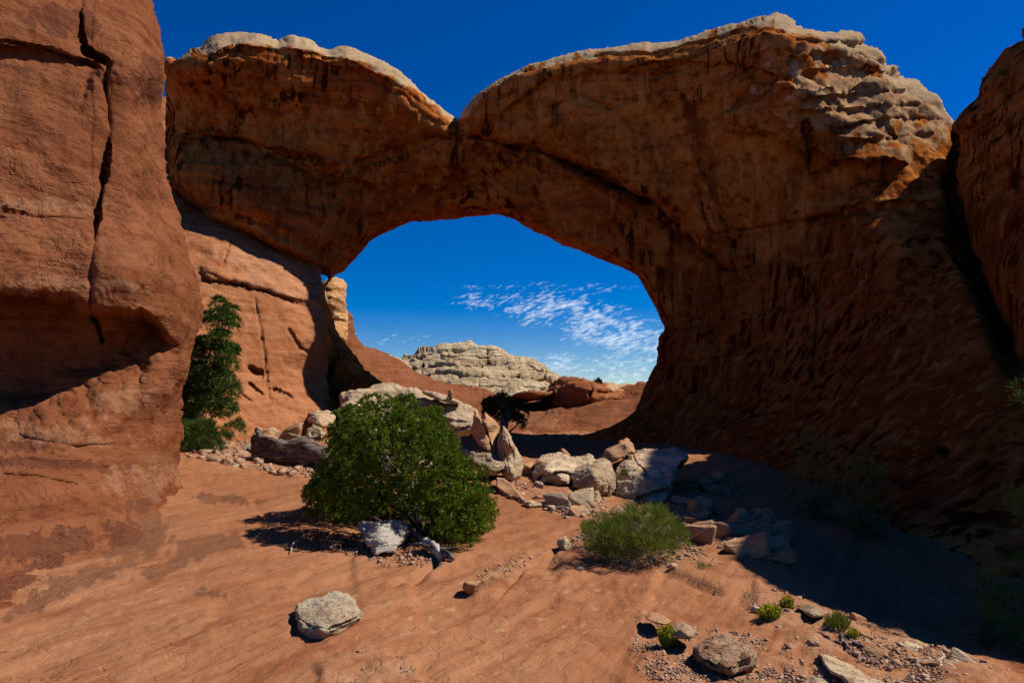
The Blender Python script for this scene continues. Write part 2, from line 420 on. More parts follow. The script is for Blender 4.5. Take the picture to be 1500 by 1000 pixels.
WHITEW = simple_mat('bleached_wood', (.30, .25, .19), (.46, .41, .34), 12., .8, 0, (1, 1, .3), .6)

# ------------------------------------------------------------------ terrain
TC = [(-300, 1100, 3.6), (0, 1000, 4.4), (0, 900, 5.6), (0, 820, 7.2), (150, 780, 8.8), (250, 720, 12), (265, 670, 16), (300, 655, 20), (335, 630, 24.5), (380, 606, 27.5),
      (440, 610, 28.5), (470, 640, 25), (400, 690, 15), (480, 720, 11.8), (550, 700, 14), (480, 905, 5.5), (700, 1000, 4.3), (750, 900, 5.8), (560, 800, 8.5), (720, 830, 7.4),
      (700, 740, 11.6), (770, 700, 15.3), (800, 676, 21), (880, 677, 22), (840, 655, 27), (900, 830, 7.6), (860, 760, 10.6), (900, 740, 12.5), (1000, 740, 13), (1060, 958, 4.97), (1000, 1000, 4.3),
      (1300, 950, 5.1), (1500, 980, 4.7), (1800, 1050, 4), (1100, 850, 7.0), (1150, 800, 9), (1050, 720, 15), (1000, 680, 20), (1300, 885, 8), (1400, 935, 6), (1500, 900, 8),
      (600, 680, 19), (640, 650, 24), (560, 640, 26), (700, 640, 28), (800, 640, 33), (900, 640, 33), (750, 625, 45), (500, 622, 45), (1000, 625, 45), (750, 610, 80), (200, 607, 300), (1300, 607, 300), (750, 606, 300), (750, 602, 1500)]
tcw = np.array([W(*t) for t in TC])
tcw = np.vstack([tcw, [(0, 0, -1.72), (0, -10, -1.8), (-15, -10, -1.5), (15, -10, -1.8), (0, -60, -2), (-22, 5, -.9), (22, 8, -1.6)]])
def tco(x, y): return np.column_stack([x/(np.abs(y)+4)*3, np.arcsinh(y/4)*1.2])
_tc = tco(tcw[:, 0], tcw[:, 1]); TCV = tcw[:, 2]
def H(x, y):
    x = np.atleast_1d(np.asarray(x, float)); y = np.atleast_1d(np.asarray(y, float))
    return rbf(_tc, TCV, tco(x, y), .25)
def hit(px, py):
    """ground point seen at px,py"""
    Ys = np.concatenate([np.linspace(2.5, 12, 200), np.linspace(12.1, 60, 500)])
    P = W(np.full(len(Ys), px), np.full(len(Ys), py), Ys)
    below = P[:, 2] <= H(P[:, 0], P[:, 1])
    k = np.argmax(below) if below.any() else len(Ys)-1
    return P[k]
def hits(pp):
    pp = np.asarray(pp, float); out = np.zeros((len(pp), 3)); done = np.zeros(len(pp), bool)
    for Yk in np.concatenate([np.linspace(2.5, 12, 240), np.linspace(12.1, 40, 250)]):
        m = ~done
        if not m.any(): break
        P = W(pp[m, 0], pp[m, 1], np.full(m.sum(), Yk))
        b = P[:, 2] <= H(P[:, 0], P[:, 1]); ids = np.nonzero(m)[0]
        out[ids[b]] = P[b]; done[ids[b]] = True
    return out[done]
SOIL = [[(940, 895), (925, 940), (935, 985), (1010, 1020), (1150, 1020), (1190, 990), (1170, 960), (1110, 930), (1010, 920)],
        [(1085, 870), (1150, 860), (1260, 905), (1360, 945), (1480, 985), (1450, 1020), (1200, 1000), (1180, 960), (1130, 920), (1095, 895)],
        [(830, 800), (870, 770), (1000, 790), (1060, 830), (990, 835), (900, 830)],
        [(270, 670), (270, 640), (350, 590), (480, 610), (480, 660), (450, 700), (400, 695), (330, 680)],
        [(740, 700), (900, 735), (1000, 745), (1040, 790), (870, 775), (800, 750), (730, 725)],
        [(470, 975), (520, 950), (600, 965), (620, 1010), (470, 1010)],
        [(700, 840), (760, 810), (790, 815), (735, 850), (700, 870), (690, 860)]]
GCRACK = [([(575, 860), (615, 838), (640, 825)], 3.5, .14), ([(730, 870), (745, 850), (770, 822), (800, 812), (815, 800)], 3, .07), ([(655, 820), (740, 832), (775, 838)], 1.6, .035),
          ([(960, 832), (1000, 845), (1030, 860), (1055, 868)], 3.5, .04), ([(560, 905), (600, 885), (660, 850)], 1.2, .02), ([(510, 935), (560, 918), (640, 860)], 1.0, .02),
          ([(370, 730), (395, 770), (410, 800)], 1.2, .03), ([(800, 885), (820, 893), (845, 900)], 1.4, .03), ([(895, 865), (960, 870), (1010, 872), (1080, 850), (1105, 845)], 1.5, .03),
          ([(850, 835), (815, 870), (800, 880)], 1.4, .02), ([(405, 860), (470, 830), (520, 812)], 1.2, .02), ([(860, 940), (880, 950), (890, 958)], 1.1, .02)]
GLEDGE = [([(590, 852), (640, 835), (700, 815), (760, 808), (830, 812)], -.08, 40, 2.), ([(960, 835), (1010, 850), (1050, 862), (1110, 850)], -.05, 60, 2.5),
          ([(300, 880), (420, 870), (520, 830)], -.03, 30, 1.5), ([(640, 900), (760, 870), (860, 845), (900, 835)], -.02, 40, 1.5), ([(420, 860), (470, 820), (520, 812)], -.04, 30, 1.5)]
def proj(P):
    f = P[:, 1]*cP+P[:, 2]*sP; v = -P[:, 1]*sP+P[:, 2]*cP
    f = np.maximum(f, .3)
    return np.column_stack([750+1000*P[:, 0]/f, 500-1000*v/f])
def poly_soft(Q, poly, soft=10.):
    poly = np.asarray(poly, float)
    box = (Q[:, 0] > poly[:, 0].min()-60) & (Q[:, 0] < poly[:, 0].max()+60) & (Q[:, 1] > poly[:, 1].min()-60) & (Q[:, 1] < poly[:, 1].max()+60)
    out = np.zeros(len(Q)); q = Q[box]
    if len(q) == 0: return out
    d, _, _, _ = seg_dist(q, poly); s = np.where(inside(q, poly), d, -d)
    s = s+fbm(np.column_stack([q/18., q[:, 0]*0]), 4)*14
    out[box] = sst(-soft, soft, s); return out
def build_terrain():
    py = np.arange(1350, 628, -2.4); Yv = 1700./(py-600)
    Yv = np.concatenate([-np.geomspace(80, 1.2, 26), np.linspace(-.9, Yv[0]-.15, 14), Yv, np.geomspace(62, 4000, 60)])
    t = np.concatenate([np.linspace(-6, -1.05, 26)[:-1], np.arange(-1.05, 1.0501, .0036), np.linspace(1.05, 6, 26)[1:]])
    wid = np.where(Yv > 1, Yv+1., 2+(1-Yv)*1.2)
    T, YY = np.meshgrid(t, Yv); X = T*wid[:, None]
    x = X.ravel(); y = YY.ravel()
    z = H(x, y)
    V = np.column_stack([x, y, z]); Q = proj(V)
    Q[y < 1] = (-5000, -5000)
    mk = np.zeros((len(V), 3))
    soil = np.zeros(len(V))
    for p in SOIL: soil = np.maximum(soil, poly_soft(Q, p, 6.))
    near = np.exp(-np.maximum(y-4, 0)/40)
    # slickrock relief: beds running away up to the right, flakes, small hollows
    a = math.radians(62); dx = (x*math.cos(a)+y*math.sin(a)); dy = (-x*math.sin(a)+y*math.cos(a))
    P = np.column_stack([dx*.22, dy*2.0, z*0]); d = .012*fbm(P+3, 4)
    q = fbm(np.column_stack([dx*.5, dy*1.6, z*0+4]), 3)*4; fl = np.floor(q); d = d+.010*(fl+sst(.45, .55, q-fl))
    q2 = fbm(np.column_stack([dx*1.7, dy*4.5, z*0+9]), 3)*4; fl = np.floor(q2); d = d+.006*(fl+sst(.44, .56, q2-fl))
    d = d+.05*fbm(np.column_stack([x*.35, y*.35, z*0]), 3)+.006*fbm(V*9., 3)
    d = d*(1-.6*soil)+soil*(.02+.016*fbm(V*14+3, 3)+.03*fbm(V*3+3, 3))
    amp = np.where(y > 14, 1+(y-14)*.04, 1.); amp = np.minimum(amp, 5)
    d = d*amp
    for (pl, w, dep) in GCRACK:
        dd, _, _, _ = seg_dist(Q, pl, False); d = d-dep*np.exp(-(dd/w)**2)
    for (pl, dm, fall, sharp) in GLEDGE:
        dd, _, sd, tt = seg_dist(Q, pl, False); s = np.where(sd > 0, dd, -dd)+fbm(np.column_stack([Q/60., x*0]), 2)*5
        d = d+dm*sst(-sharp, sharp, s)*np.exp(-np.maximum(s, 0)/fall)*sst(0, .08, tt)*sst(0, .08, 1-tt)
    V[:, 2] += d
    mk[:, 0] = soil*.5
    v = np.zeros(len(V))
    for b in [(170, 800, 60, 22, -10), (215, 770, 30, 40, 10), (60, 800, 100, 22, 0), (300, 800, 60, 16, -12), (120, 850, 130, 14, -22), (250, 830, 60, 12, -22), (310, 870, 20, 8, 10), (330, 730, 50, 8, 5)]:
        v = np.maximum(v, .8*blob(Q, *b, n=.9, fr=22., seed=b[0]))
    mk[:, 1] = np.maximum(v, .42*blob(Q, 60, 900, 330, 120, -20, .6, 70.)*sst(-.3, .3, fbm(np.column_stack([dx*1.2, dy*5, z*0+2]), 4)))  # adds a broad darker tone over the lower left ground
    pz = fbm(np.column_stack([dx*6, dy*15, z*0]), 4)
    zone = np.clip(blob(Q, 220, 880, 200, 40, -22, .5, 60)+blob(Q, 860, 885, 170, 55, -15, .5, 60)+blob(Q, 560, 910, 160, 60, -20, .5, 60), 0, 1)
    mk[:, 2] = zone*sst(.12, .4, pz)*.5
    ny, nx = X.shape; idx = np.arange(ny*nx).reshape(ny, nx)
    q = np.stack([idx[:-1, :-1], idx[:-1, 1:], idx[1:, 1:], idx[1:, :-1]], -1).reshape(-1, 4)
    o = mesh_np('ground', V, q, GROUNDM, mk, origin=(0, 0, 0))
    tag(o, 'smooth orange slickrock ground sloping through the alcove', kind='structure')
build_terrain()

# ------------------------------------------------------------------ the great rock masses
SANDN = [('f', .35, .28), ('c', 2.2, .05), ('f', 2.2, .045), ('t', .9, .05)]
def build_tower():
    out = [(-500, -350), (150, -330), (205, -120), (221, 0), (232, 40), (239, 80), (240, 120), (236, 150), (240, 190), (240, 235), (249, 280), (262, 330), (273, 370), (288, 405), (297, 445), (296, 480), (282, 520), (270, 560), (266, 600), (264, 650), (262, 700), (258, 760), (235, 830), (150, 950), (0, 1010), (-500, 1010)]
    ct = [(-400, -300, 8.5), (100, -300, 11.5), (220, -50, 13.5), (100, 0, 10.6), (0, 0, 9.6), (-300, 100, 8.3), (0, 200, 9.3), (100, 150, 10.1), (200, 100, 11.2), (238, 150, 12.5), (200, 250, 11.2), (245, 300, 12.6),
          (100, 300, 9.9), (0, 380, 8.9), (100, 400, 9.5), (200, 400, 10.2), (280, 430, 12.2), (290, 470, 12.6), (200, 480, 10.4), (230, 560, 11.4), (255, 620, 12.3), (0, 640, 9.1), (100, 640, 9.6), (200, 640, 10.9), (250, 700, 11.6),
          (0, 740, 8.2), (100, 740, 8.8), (200, 740, 9.9), (-300, 740, 7.4), (-300, 400, 8.), (0, 800, 7.2), (100, 800, 7.7), (200, 800, 8.5), (0, 880, 5.9), (100, 880, 6.1), (200, 880, 6.4), (-300, 880, 5.4), (0, 1000, 4.6), (-300, 1000, 4.4), (150, 950, 5.3)]
    gro = [([(130, -200), (118, 0), (119, 50), (125, 72)], 1.7, .3), ([(125, 72), (140, 84), (158, 92)], 4., .4), ([(158, 95), (153, 130), (160, 190), (158, 220), (152, 260), (143, 310), (138, 350), (135, 400), (132, 450)], 1.7, .36), ([(132, 450), (145, 480), (150, 500)], 3., .3),
           ([(0, 305), (60, 318), (130, 322)], 1.5, .05), ([(0, 60), (70, 72), (120, 90), (150, 100)], 2.2, .12), ([(0, 695), (60, 700), (120, 712)], 1.6, .06), ([(20, 640), (100, 655), (170, 650)], 1.6, .05), ([(240, 315), (252, 335)], 1.2, .05), ([(190, 690), (205, 700)], 1.5, .06)]
    led = [([(-200, 60), (0, 66), (70, 74), (110, 84), (150, 98)], .22, 40, 3),
           ]
    def yf(Q, Y):
        # pillow bulges left and right of the long crack
        d, _, sd, _ = seg_dist(Q, [(130, -200), (118, 0), (125, 72), (158, 92), (160, 190), (152, 260), (138, 350), (132, 450)], False)
        x = Q[:, 0]; y = Q[:, 1]+9*fbm(np.column_stack([Q/28., x*0+2]), 3)
        yt = np.interp(x, [-500, 0, 60, 110, 132, 150, 190, 225, 262, 290], [415, 432, 430, 437, 456, 462, 455, 470, 508, 560]); yb = np.interp(x, [-500, 0, 100, 165, 205, 262], [640, 640, 622, 600, 575, 508])
        hol = 1.15*sst(-7, 9, y-yt)*sst(25, -95, y-yb)*sst(272, 235, x)
        return hol+.07*np.exp(-d/7.)-.14*(Q[:, 0] > 135)*np.exp(-((Q[:, 0]-205)/50)**2)*sst(470, 380, Q[:, 1])
    def mk(Q, P, d):
        m = np.zeros((len(Q), 3))
        for b in [(210, 130, 18, 26, -60), (215, 100, 14, 22, 0), (190, 120, 10, 8, 30), (90, 30, 60, 24, 10), (60, 680, 140, 8, 2), (40, 655, 40, 8, 0), (180, 800, 24, 40, 10), (215, 790, 20, 35, 0), (60, 800, 100, 20, -8), (205, 735, 22, 12, 0), (250, 790, 60, 20, -5), (50, 840, 90, 14, -25), (10, 95, 60, 6, 10)]:
            m[:, 1] = np.maximum(m[:, 1], .75*blob(Q, *b, n=.9, fr=18., seed=b[0]))
        m[:, 1] = np.maximum(m[:, 1], .5*sst(.08, .45, fbm(np.column_stack([Q/[150, 40], Q[:, 0]*0]), 4)))
        for pl, w in (([(175, 110), (172, 220), (180, 330)], 8), ([(215, 240), (225, 330), (240, 420)], 7), ([(40, 440), (45, 520), (40, 620)], 18), ([(95, 110), (90, 220), (96, 330)], 9), ([(30, 100), (28, 200)], 12)): m[:, 1] = np.maximum(m[:, 1], .5*stroke(Q, pl, w))
        for b in [(60, 640, 110, 14, 3), (210, 700, 60, 30, 0), (100, 415, 110, 12, 3), (60, 300, 120, 10, 3), (210, 850, 100, 30, -20), (180, 590, 60, 20, -20)]:
            m[:, 2] = np.maximum(m[:, 2], .55*blob(Q, *b, n=1.0, fr=22., seed=b[0]))
        return m
    o = relief('rock_tower', out, ct, RED, step=2.3, R=45, Rm=1.6, thick=5, spec=[('f', .45, .12), ('c', 2.6, .02), ('f', 2.5, .02), ('t', 1.1, .03), ('f', 9, .006)], rough=1.2, grooves=gro, ledges=led, yfun=yf, maskf=mk, seed=1)
    tag(o, 'huge rounded red sandstone tower with a long vertical crack, filling the left edge', 'rock tower')
build_tower()

ARCH_OUT = [(243, 88), (256, 92), (275, 86), (298, 72), (315, 58), (350, 50), (385, 52), (408, 60), (430, 54), (455, 58), (480, 70), (510, 66), (545, 78), (580, 98), (605, 120), (625, 140), (650, 158), (668, 176), (674, 178),
            (690, 150), (720, 122), (760, 100), (800, 88), (850, 76), (890, 68), (950, 62), (1000, 52), (1050, 40), (1100, 28), (1135, 20), (1160, 28), (1168, 40), (1205, 46), (1255, 50), (1264, 58), (1258, 66), (1285, 76), (1298, 82), (1300, 96), (1314, 100), (1312, 114), (1345, 122), (1370, 142), (1398, 178),
            (1425, 186), (1500, 178), (1650, 120), (1800, 80), (1900, 300), (1900, 950), (1500, 1000), (1300, 940), (1100, 900), (1000, 800), (800, 720), (600, 700), (470, 690), (470, 600), (470, 560), (470, 500), (462, 450), (466, 428), (480, 410),
            (450, 396), (420, 380), (395, 368), (360, 350), (335, 340), (310, 330), (296, 306), (270, 292), (262, 285), (250, 275), (243, 235), (241, 185), (241, 150), (243, 120)]
HOLE = [(486, 412), (505, 400), (525, 376), (548, 352), (575, 336), (605, 323), (640, 322), (680, 316), (722, 313), (750, 322), (785, 345), (830, 362), (870, 375), (905, 390), (932, 405), (945, 425), (958, 445), (975, 482), (964, 496), (962, 512), (966, 530), (955, 555), (948, 572), (930, 600), (900, 622), (860, 636), (810, 642), (760, 636), (700, 615), (640, 590), (600, 578), (568, 563), (548, 553), (532, 542), (512, 512), (495, 486), (484, 461), (476, 436), (474, 418)]
def build_arch():
    ct = [(260, 100, 26.5), (242, 170, 30.5), (400, 80, 27), (550, 110, 28.5), (670, 190, 31), (800, 110, 29.5), (1000, 70, 27.5), (1150, 40, 25.2), (1180, 90, 24.6), (1250, 100, 26.4), (1390, 190, 28.3), (1310, 140, 27.4), (1180, 150, 24.4),
          (260, 220, 28), (400, 220, 29), (550, 240, 30.8), (660, 250, 32.2), (800, 220, 30.8), (1000, 180, 28.4), (1120, 150, 25.6), (1200, 240, 26), (1340, 222, 26.2), (1390, 290, 24), (1290, 180, 25.8),
          (275, 285, 27.4), (330, 325, 27.8), (400, 362, 28.8), (450, 388, 30.5), (484, 392, 32.2), (560, 330, 33.2), (640, 300, 33.6), (720, 300, 34), (850, 350, 33.2), (930, 400, 32.4), (970, 480, 32),
          (900, 300, 31.6), (1000, 350, 30.6), (1100, 400, 28.8), (1100, 280, 27.6), (1200, 350, 26), (1300, 350, 23), (1400, 400, 20.5), (1500, 350, 18.5), (1700, 300, 16),
          (960, 600, 31), (1050, 600, 27), (1150, 600, 23), (1300, 600, 17.5), (1450, 600, 14), (1700, 600, 11.5), (1000, 700, 24), (1100, 720, 19), (1200, 760, 15), (1300, 800, 12.3), (1450, 850, 10), (1400, 700, 13), (1700, 850, 9), (1500, 180, 21), (1700, 110, 19),
          (470, 440, 33.6), (470, 500, 33.2), (470, 600, 31.5), (505, 500, 32.2), (520, 560, 31), (560, 580, 30), (520, 640, 29), (600, 600, 29.5), (700, 640, 30), (850, 660, 31)]
    gro = [([(250, 190), (300, 200), (360, 205), (420, 225), (470, 240), (500, 250)], 3, .5), ([(280, 175), (330, 195), (400, 225), (460, 262), (500, 290)], 2.5, .25), ([(670, 180), (672, 210), (660, 240)], 3, .35),
           ([(690, 200), (790, 220), (860, 250), (900, 270), (960, 300), (1010, 345), (1080, 400)], 5, 1.5), ([(430, 290), (520, 250), (640, 205)], 2, .2), ([(560, 300), (620, 310), (700, 260), (800, 330)], 2, .15), ([(1050, 340), (1200, 320), (1350, 290)], 3, .3), ([(1100, 460), (1200, 420), (1300, 400)], 2, .15),
           ([(1195, 400), (1198, 470), (1190, 540), (1192, 560)], 2, .35), ([(1250, 660), (1330, 668), (1390, 664)], 3, .3), ([(1380, 655), (1390, 668)], 7, .6), ([(1280, 655), (1310, 662)], 3, .3), ([(1400, 760), (1460, 758), (1500, 764)], 6, .5), ([(975, 482), (1000, 478), (1020, 470)], 2, .3),
           ([(1060, 180), (1100, 185), (1130, 200)], 4, .4), ([(1180, 180), (1190, 220), (1185, 240)], 3, .5), ([(800, 160), (850, 140), (900, 160)], 2.5, .2), ([(850, 100), (950, 110), (1000, 104)], 2.5, .25), ([(1010, 200), (1040, 270), (1070, 340), (1090, 420)], 4, .2), ([(1396, 182), (1404, 230), (1400, 300), (1410, 350), (1440, 410), (1465, 470), (1490, 540)], 14, 3.5)]
    led = [([(660, 215), (760, 215), (850, 240), (930, 285), (1010, 350), (1090, 400)], .8, 60, 5), ([(255, 205), (330, 200), (420, 230), (480, 250), (560, 290)], .5, 45, 4), ([(420, 78), (480, 92), (540, 104), (600, 150), (660, 190)], .25, 30, 3),
           ([(1345, 236), (1250, 240), (1190, 232), (1130, 200), (1050, 180)], -.9, 50, 5), ([(700, 190), (800, 118), (900, 98), (1000, 90), (1100, 95), (1180, 130)], .35, 40, 3),
           ([(1050, 345), (1180, 325), (1260, 300), (1400, 296)], .35, 50, 4), ([(260, 300), (330, 305), (400, 330), (500, 390)], .3, 25, 3), ([(1130, 120), (1200, 128), (1280, 112), (1315, 116)], -.8, 40, 3)]
    led += [(pl, dm, 13, 1.6) for pl, dm in (([(1158, 58), (1210, 62), (1262, 62)], .5), ([(1150, 84), (1220, 78), (1298, 92)], .35), ([(1180, 104), (1250, 98), (1312, 112)], .4), ([(1165, 146), (1250, 140), (1345, 130)], .35), ([(1150, 168), (1240, 158), (1370, 152)], .3), ([(1210, 186), (1300, 174), (1388, 176)], .4), ([(1230, 208), (1300, 200), (1370, 196)], .3), ([(1290, 150), (1300, 185), (1335, 215)], .35), ([(860, 84), (940, 74), (1040, 52), (1120, 34)], .3), ([(300, 84), (350, 66), (420, 74), (500, 78)], .3), ([(560, 110), (610, 145), (650, 172)], .25))]
    topf = lambda x: np.interp(x, [243, 300, 350, 420, 520, 600, 668, 680, 720, 800, 950, 1135, 1260, 1340, 1400, 1500], [88, 72, 50, 55, 68, 115, 172, 170, 122, 88, 62, 20, 54, 122, 178, 180])
    def Rf(Q): # rounder along the top, tight round the opening and the right cliff
        return np.where(Q[:, 1] < 240, 34., 20.)
    def mk(Q, P, d):
        m = np.zeros((len(Q), 3))
        top = topf(Q[:, 0])
        thick = np.interp(Q[:, 0], [243, 300, 360, 420, 520, 570, 640, 668, 690, 800, 900, 1000, 1120, 1180, 1300, 1390, 1420], [8, 10, 14, 16, 10, 14, 12, 8, 2, 6, 9, 7, 7, 26, 34, 14, 0])
        e = Q[:, 1]-top+13*fbm(np.column_stack([Q/22., Q[:, 0]*0]), 4)
        m[:, 0] = .95*sst(1.25, .75, e/np.maximum(thick, .1))
        m[:, 0] = np.maximum(m[:, 0], .6*blob(Q, 1260, 150, 130, 70, 10, .8, 30.)*(Q[:, 0] > 1100))
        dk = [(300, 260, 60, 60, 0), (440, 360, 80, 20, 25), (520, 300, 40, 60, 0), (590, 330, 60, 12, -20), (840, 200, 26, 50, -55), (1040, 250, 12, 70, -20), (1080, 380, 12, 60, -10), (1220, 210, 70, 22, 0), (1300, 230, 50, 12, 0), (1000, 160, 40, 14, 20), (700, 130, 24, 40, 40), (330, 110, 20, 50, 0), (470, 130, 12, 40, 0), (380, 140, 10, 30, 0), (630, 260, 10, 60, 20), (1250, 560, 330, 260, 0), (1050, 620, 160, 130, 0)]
        for b in dk: m[:, 1] = np.maximum(m[:, 1], (.5 if b[2] < 150 else .95)*blob(Q, *b, n=.9 if b[2] < 150 else .35, fr=26. if b[2] < 150 else 90., seed=b[0]))  # the two widest blobs paint the right wall's shade into its colour
        for pl, w, k in [([(1005, 150), (1030, 220), (1060, 310), (1080, 380), (1090, 470), (1080, 560)], 13, .8), ([(800, 150), (845, 200), (880, 260)], 9, .7), ([(700, 222), (790, 238), (860, 262), (930, 300), (1000, 352), (1070, 410)], 9, .9), ([(740, 130), (700, 150), (685, 200)], 8, .5), ([(668, 185), (660, 240), (640, 310)], 9, .7),
                         ([(560, 130), (545, 220), (500, 330), (470, 390)], 9, .6), ([(440, 90), (450, 170), (430, 270), (400, 340)], 8, .6), ([(330, 90), (345, 180), (320, 280)], 10, .6), ([(1180, 220), (1150, 300), (1160, 420), (1120, 560)], 14, .6), ([(700, 250), (800, 290), (900, 340), (950, 400)], 9, .5), ([(600, 170), (590, 250), (560, 320)], 6, .5), ([(950, 120), (960, 200), (1000, 270)], 7, .5)]:
            m[:, 1] = np.maximum(m[:, 1], k*stroke(Q, pl, w))  # dark streaks; the one below the long ledge paints its shade into the colour
        for pl, w, k in [([(540, 260), (500, 330), (470, 370)], 3, .7), ([(520, 250), (470, 340), (440, 380)], 2.5, .7), ([(580, 220), (540, 300), (505, 350)], 2.5, .6), ([(300, 310), (400, 345), (470, 380)], 4, .7), ([(680, 210), (760, 230), (860, 270)], 4, .5), ([(1200, 300), (1290, 290), (1380, 282)], 4, .8), ([(1375, 360), (1385, 375), (1400, 390)], 4, .9), ([(900, 150), (980, 240), (1030, 330)], 12, .5), ([(760, 160), (840, 250)], 12, .5), ([(1060, 330), (1130, 330), (1180, 350)], 16, .6)]:
            m[:, 2] = np.maximum(m[:, 2], k*stroke(Q, pl, w))
        for b in [(900, 190, 150, 60, 20), (1110, 240, 90, 80, 0), (780, 200, 80, 50, 20), (430, 200, 120, 50, 0), (300, 250, 40, 40, 0), (480, 340, 10, 80, 20), (1380, 370, 30, 6, 40), (1300, 418, 50, 6, -10), (1200, 300, 60, 12, 0), (1130, 340, 60, 50, 0), (930, 200, 60, 40, 0), (760, 270, 60, 30, 20), (960, 260, 50, 30, 20)]:
            m[:, 2] = np.maximum(m[:, 2], .55*blob(Q, *b, n=1., fr=22., seed=b[0]))  # broad pale blobs on the upper face paint the warm bounce glow into it
        return m
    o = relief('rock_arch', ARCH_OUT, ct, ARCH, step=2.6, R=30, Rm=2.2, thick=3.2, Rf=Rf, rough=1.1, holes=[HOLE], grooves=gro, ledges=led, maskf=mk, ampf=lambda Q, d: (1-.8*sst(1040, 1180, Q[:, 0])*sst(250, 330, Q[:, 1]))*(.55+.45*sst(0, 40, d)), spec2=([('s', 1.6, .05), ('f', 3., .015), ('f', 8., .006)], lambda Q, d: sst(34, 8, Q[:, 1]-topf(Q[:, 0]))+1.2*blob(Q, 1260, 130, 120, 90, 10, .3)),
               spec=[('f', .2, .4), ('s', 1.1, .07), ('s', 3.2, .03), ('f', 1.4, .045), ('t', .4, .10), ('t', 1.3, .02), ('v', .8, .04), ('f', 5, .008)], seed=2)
    tag(o, 'great natural sandstone arch with a pale cap, its shaded face spanning the wide sky opening', 'rock arch')
build_arch()

def build_fin():
    out = [(1396, 182), (1410, 160), (1430, 140), (1432, 120), (1450, 96), (1475, 70), (1500, 58), (1532, -75), (1580, -165), (1680, -235), (1800, -300), (1900, -345), (2050, -330), (2400, -250), (3200, -120), (3300, 1200), (1700, 1150), (1560, 800), (1520, 640), (1500, 540), (1480, 490), (1455, 430), (1430, 380), (1412, 330), (1405, 280), (1408, 230), (1412, 200)]
    ct = [(1400, 180, 22.5), (1450, 110, 21.5), (1500, 70, 20.5), (1420, 250, 21.5), (1500, 200, 18.8), (1500, 350, 17), (1430, 350, 20), (1500, 500, 15.5), (1580, -100, 16.5), (1600, 300, 14.5), (1600, 600, 12), (1680, -140, 13.), (1800, -180, 10), (1900, -235, 8.5), (1900, 300, 9), (2050, -245, 7), (2400, -200, 5), (3200, -100, 3.7), (2500, 300, 5.6), (3200, 300, 3.7), (1700, 900, 9), (2100, 900, 6.5), (2500, 1000, 4.6), (3200, 1000, 3.2)]
    gro = [([(1400, 200), (1440, 180), (1500, 130)], 5, .6), ([(1412, 300), (1450, 280), (1500, 270)], 2.5, .3), ([(1440, 240), (1448, 262), (1440, 290)], 2, .3), ([(1410, 170), (1460, 140), (1500, 120)], 2, .2)]
    def mk(Q, P, d):
        m = np.zeros((len(Q), 3)); m[:, 1] = .8*sst(230, 330, Q[:, 1]+20*fbm(np.column_stack([Q/40., Q[:, 0]*0]), 3)); return m
    o = relief('rock_fin', out, ct, ARCH, step=4., R=40, Rm=1.6, thick=4, rough=2., grooves=gro, maskf=mk, spec=[('f', .25, .25), ('c', 1.4, .10), ('f', 1.6, .05), ('t', .7, .05)], seed=3)
    tag(o, 'dark red sandstone fin rising at the right edge beyond the narrow cleft', 'rock fin')
build_fin()

def build_leftwall():
    out = [(225, 150), (330, 200), (440, 290), (468, 370), (472, 420), (476, 500), (474, 690), (200, 700), (100, 600)]
    ct = [(240, 160, 36), (330, 240, 34.5), (420, 330, 32.5), (260, 300, 28.5), (330, 330, 28.8), (400, 370, 29.6), (465, 410, 31), (200, 420, 24), (260, 430, 25), (350, 440, 26.4), (450, 440, 28.6), (250, 560, 21.6), (330, 580, 22.9), (400, 590, 24.3), (455, 595, 25.7), (460, 500, 27.4), (474, 560, 28.5), (300, 680, 20.6), (470, 680, 25)]
    gro = [([(372, 436), (382, 480), (390, 540), (396, 590)], 1.6, .16), ([(365, 560), (375, 570), (386, 578)], 1.6, .25), ([(400, 570), (415, 573), (430, 584)], 1.6, .25), ([(366, 538), (378, 547), (386, 545)], 4, .5), ([(300, 400), (330, 412), (400, 430), (450, 448)], 1.8, .2), ([(423, 480), (440, 510), (460, 520)], 1.5, .2), ([(340, 350), (325, 390)], 1.5, .15), ([(410, 400), (420, 392)], 1.5, .2), ([(340, 560), (350, 575), (370, 592)], 1.5, .18)]
    led = [([(480, 452), (440, 440), (400, 428), (340, 412), (290, 400)], -.35, 30, 3)]
    def mk(Q, P, d):
        m = np.zeros((len(Q), 3)); m[:, 2] = .5*blob(Q, 400, 400, 90, 30, 20, .8, 24.); m[:, 1] = .5*blob(Q, 302, 400, 20, 8, 20, .8, 14.)+.3*blob(Q, 440, 560, 70, 40, 0, .9, 40)
        return m
    o = relief('rock_wall', out, ct, WALLR, step=2.2, R=9, Rm=1.0, thick=4, rough=1., grooves=gro, ledges=led, maskf=mk, spec=[('f', .3, .10), ('c', 1.8, .03), ('t', .7, .05), ('f', 3, .02)], seed=4)
    tag(o, 'sunlit orange sandstone wall under the left end of the arch', 'rock wall')
build_leftwall()

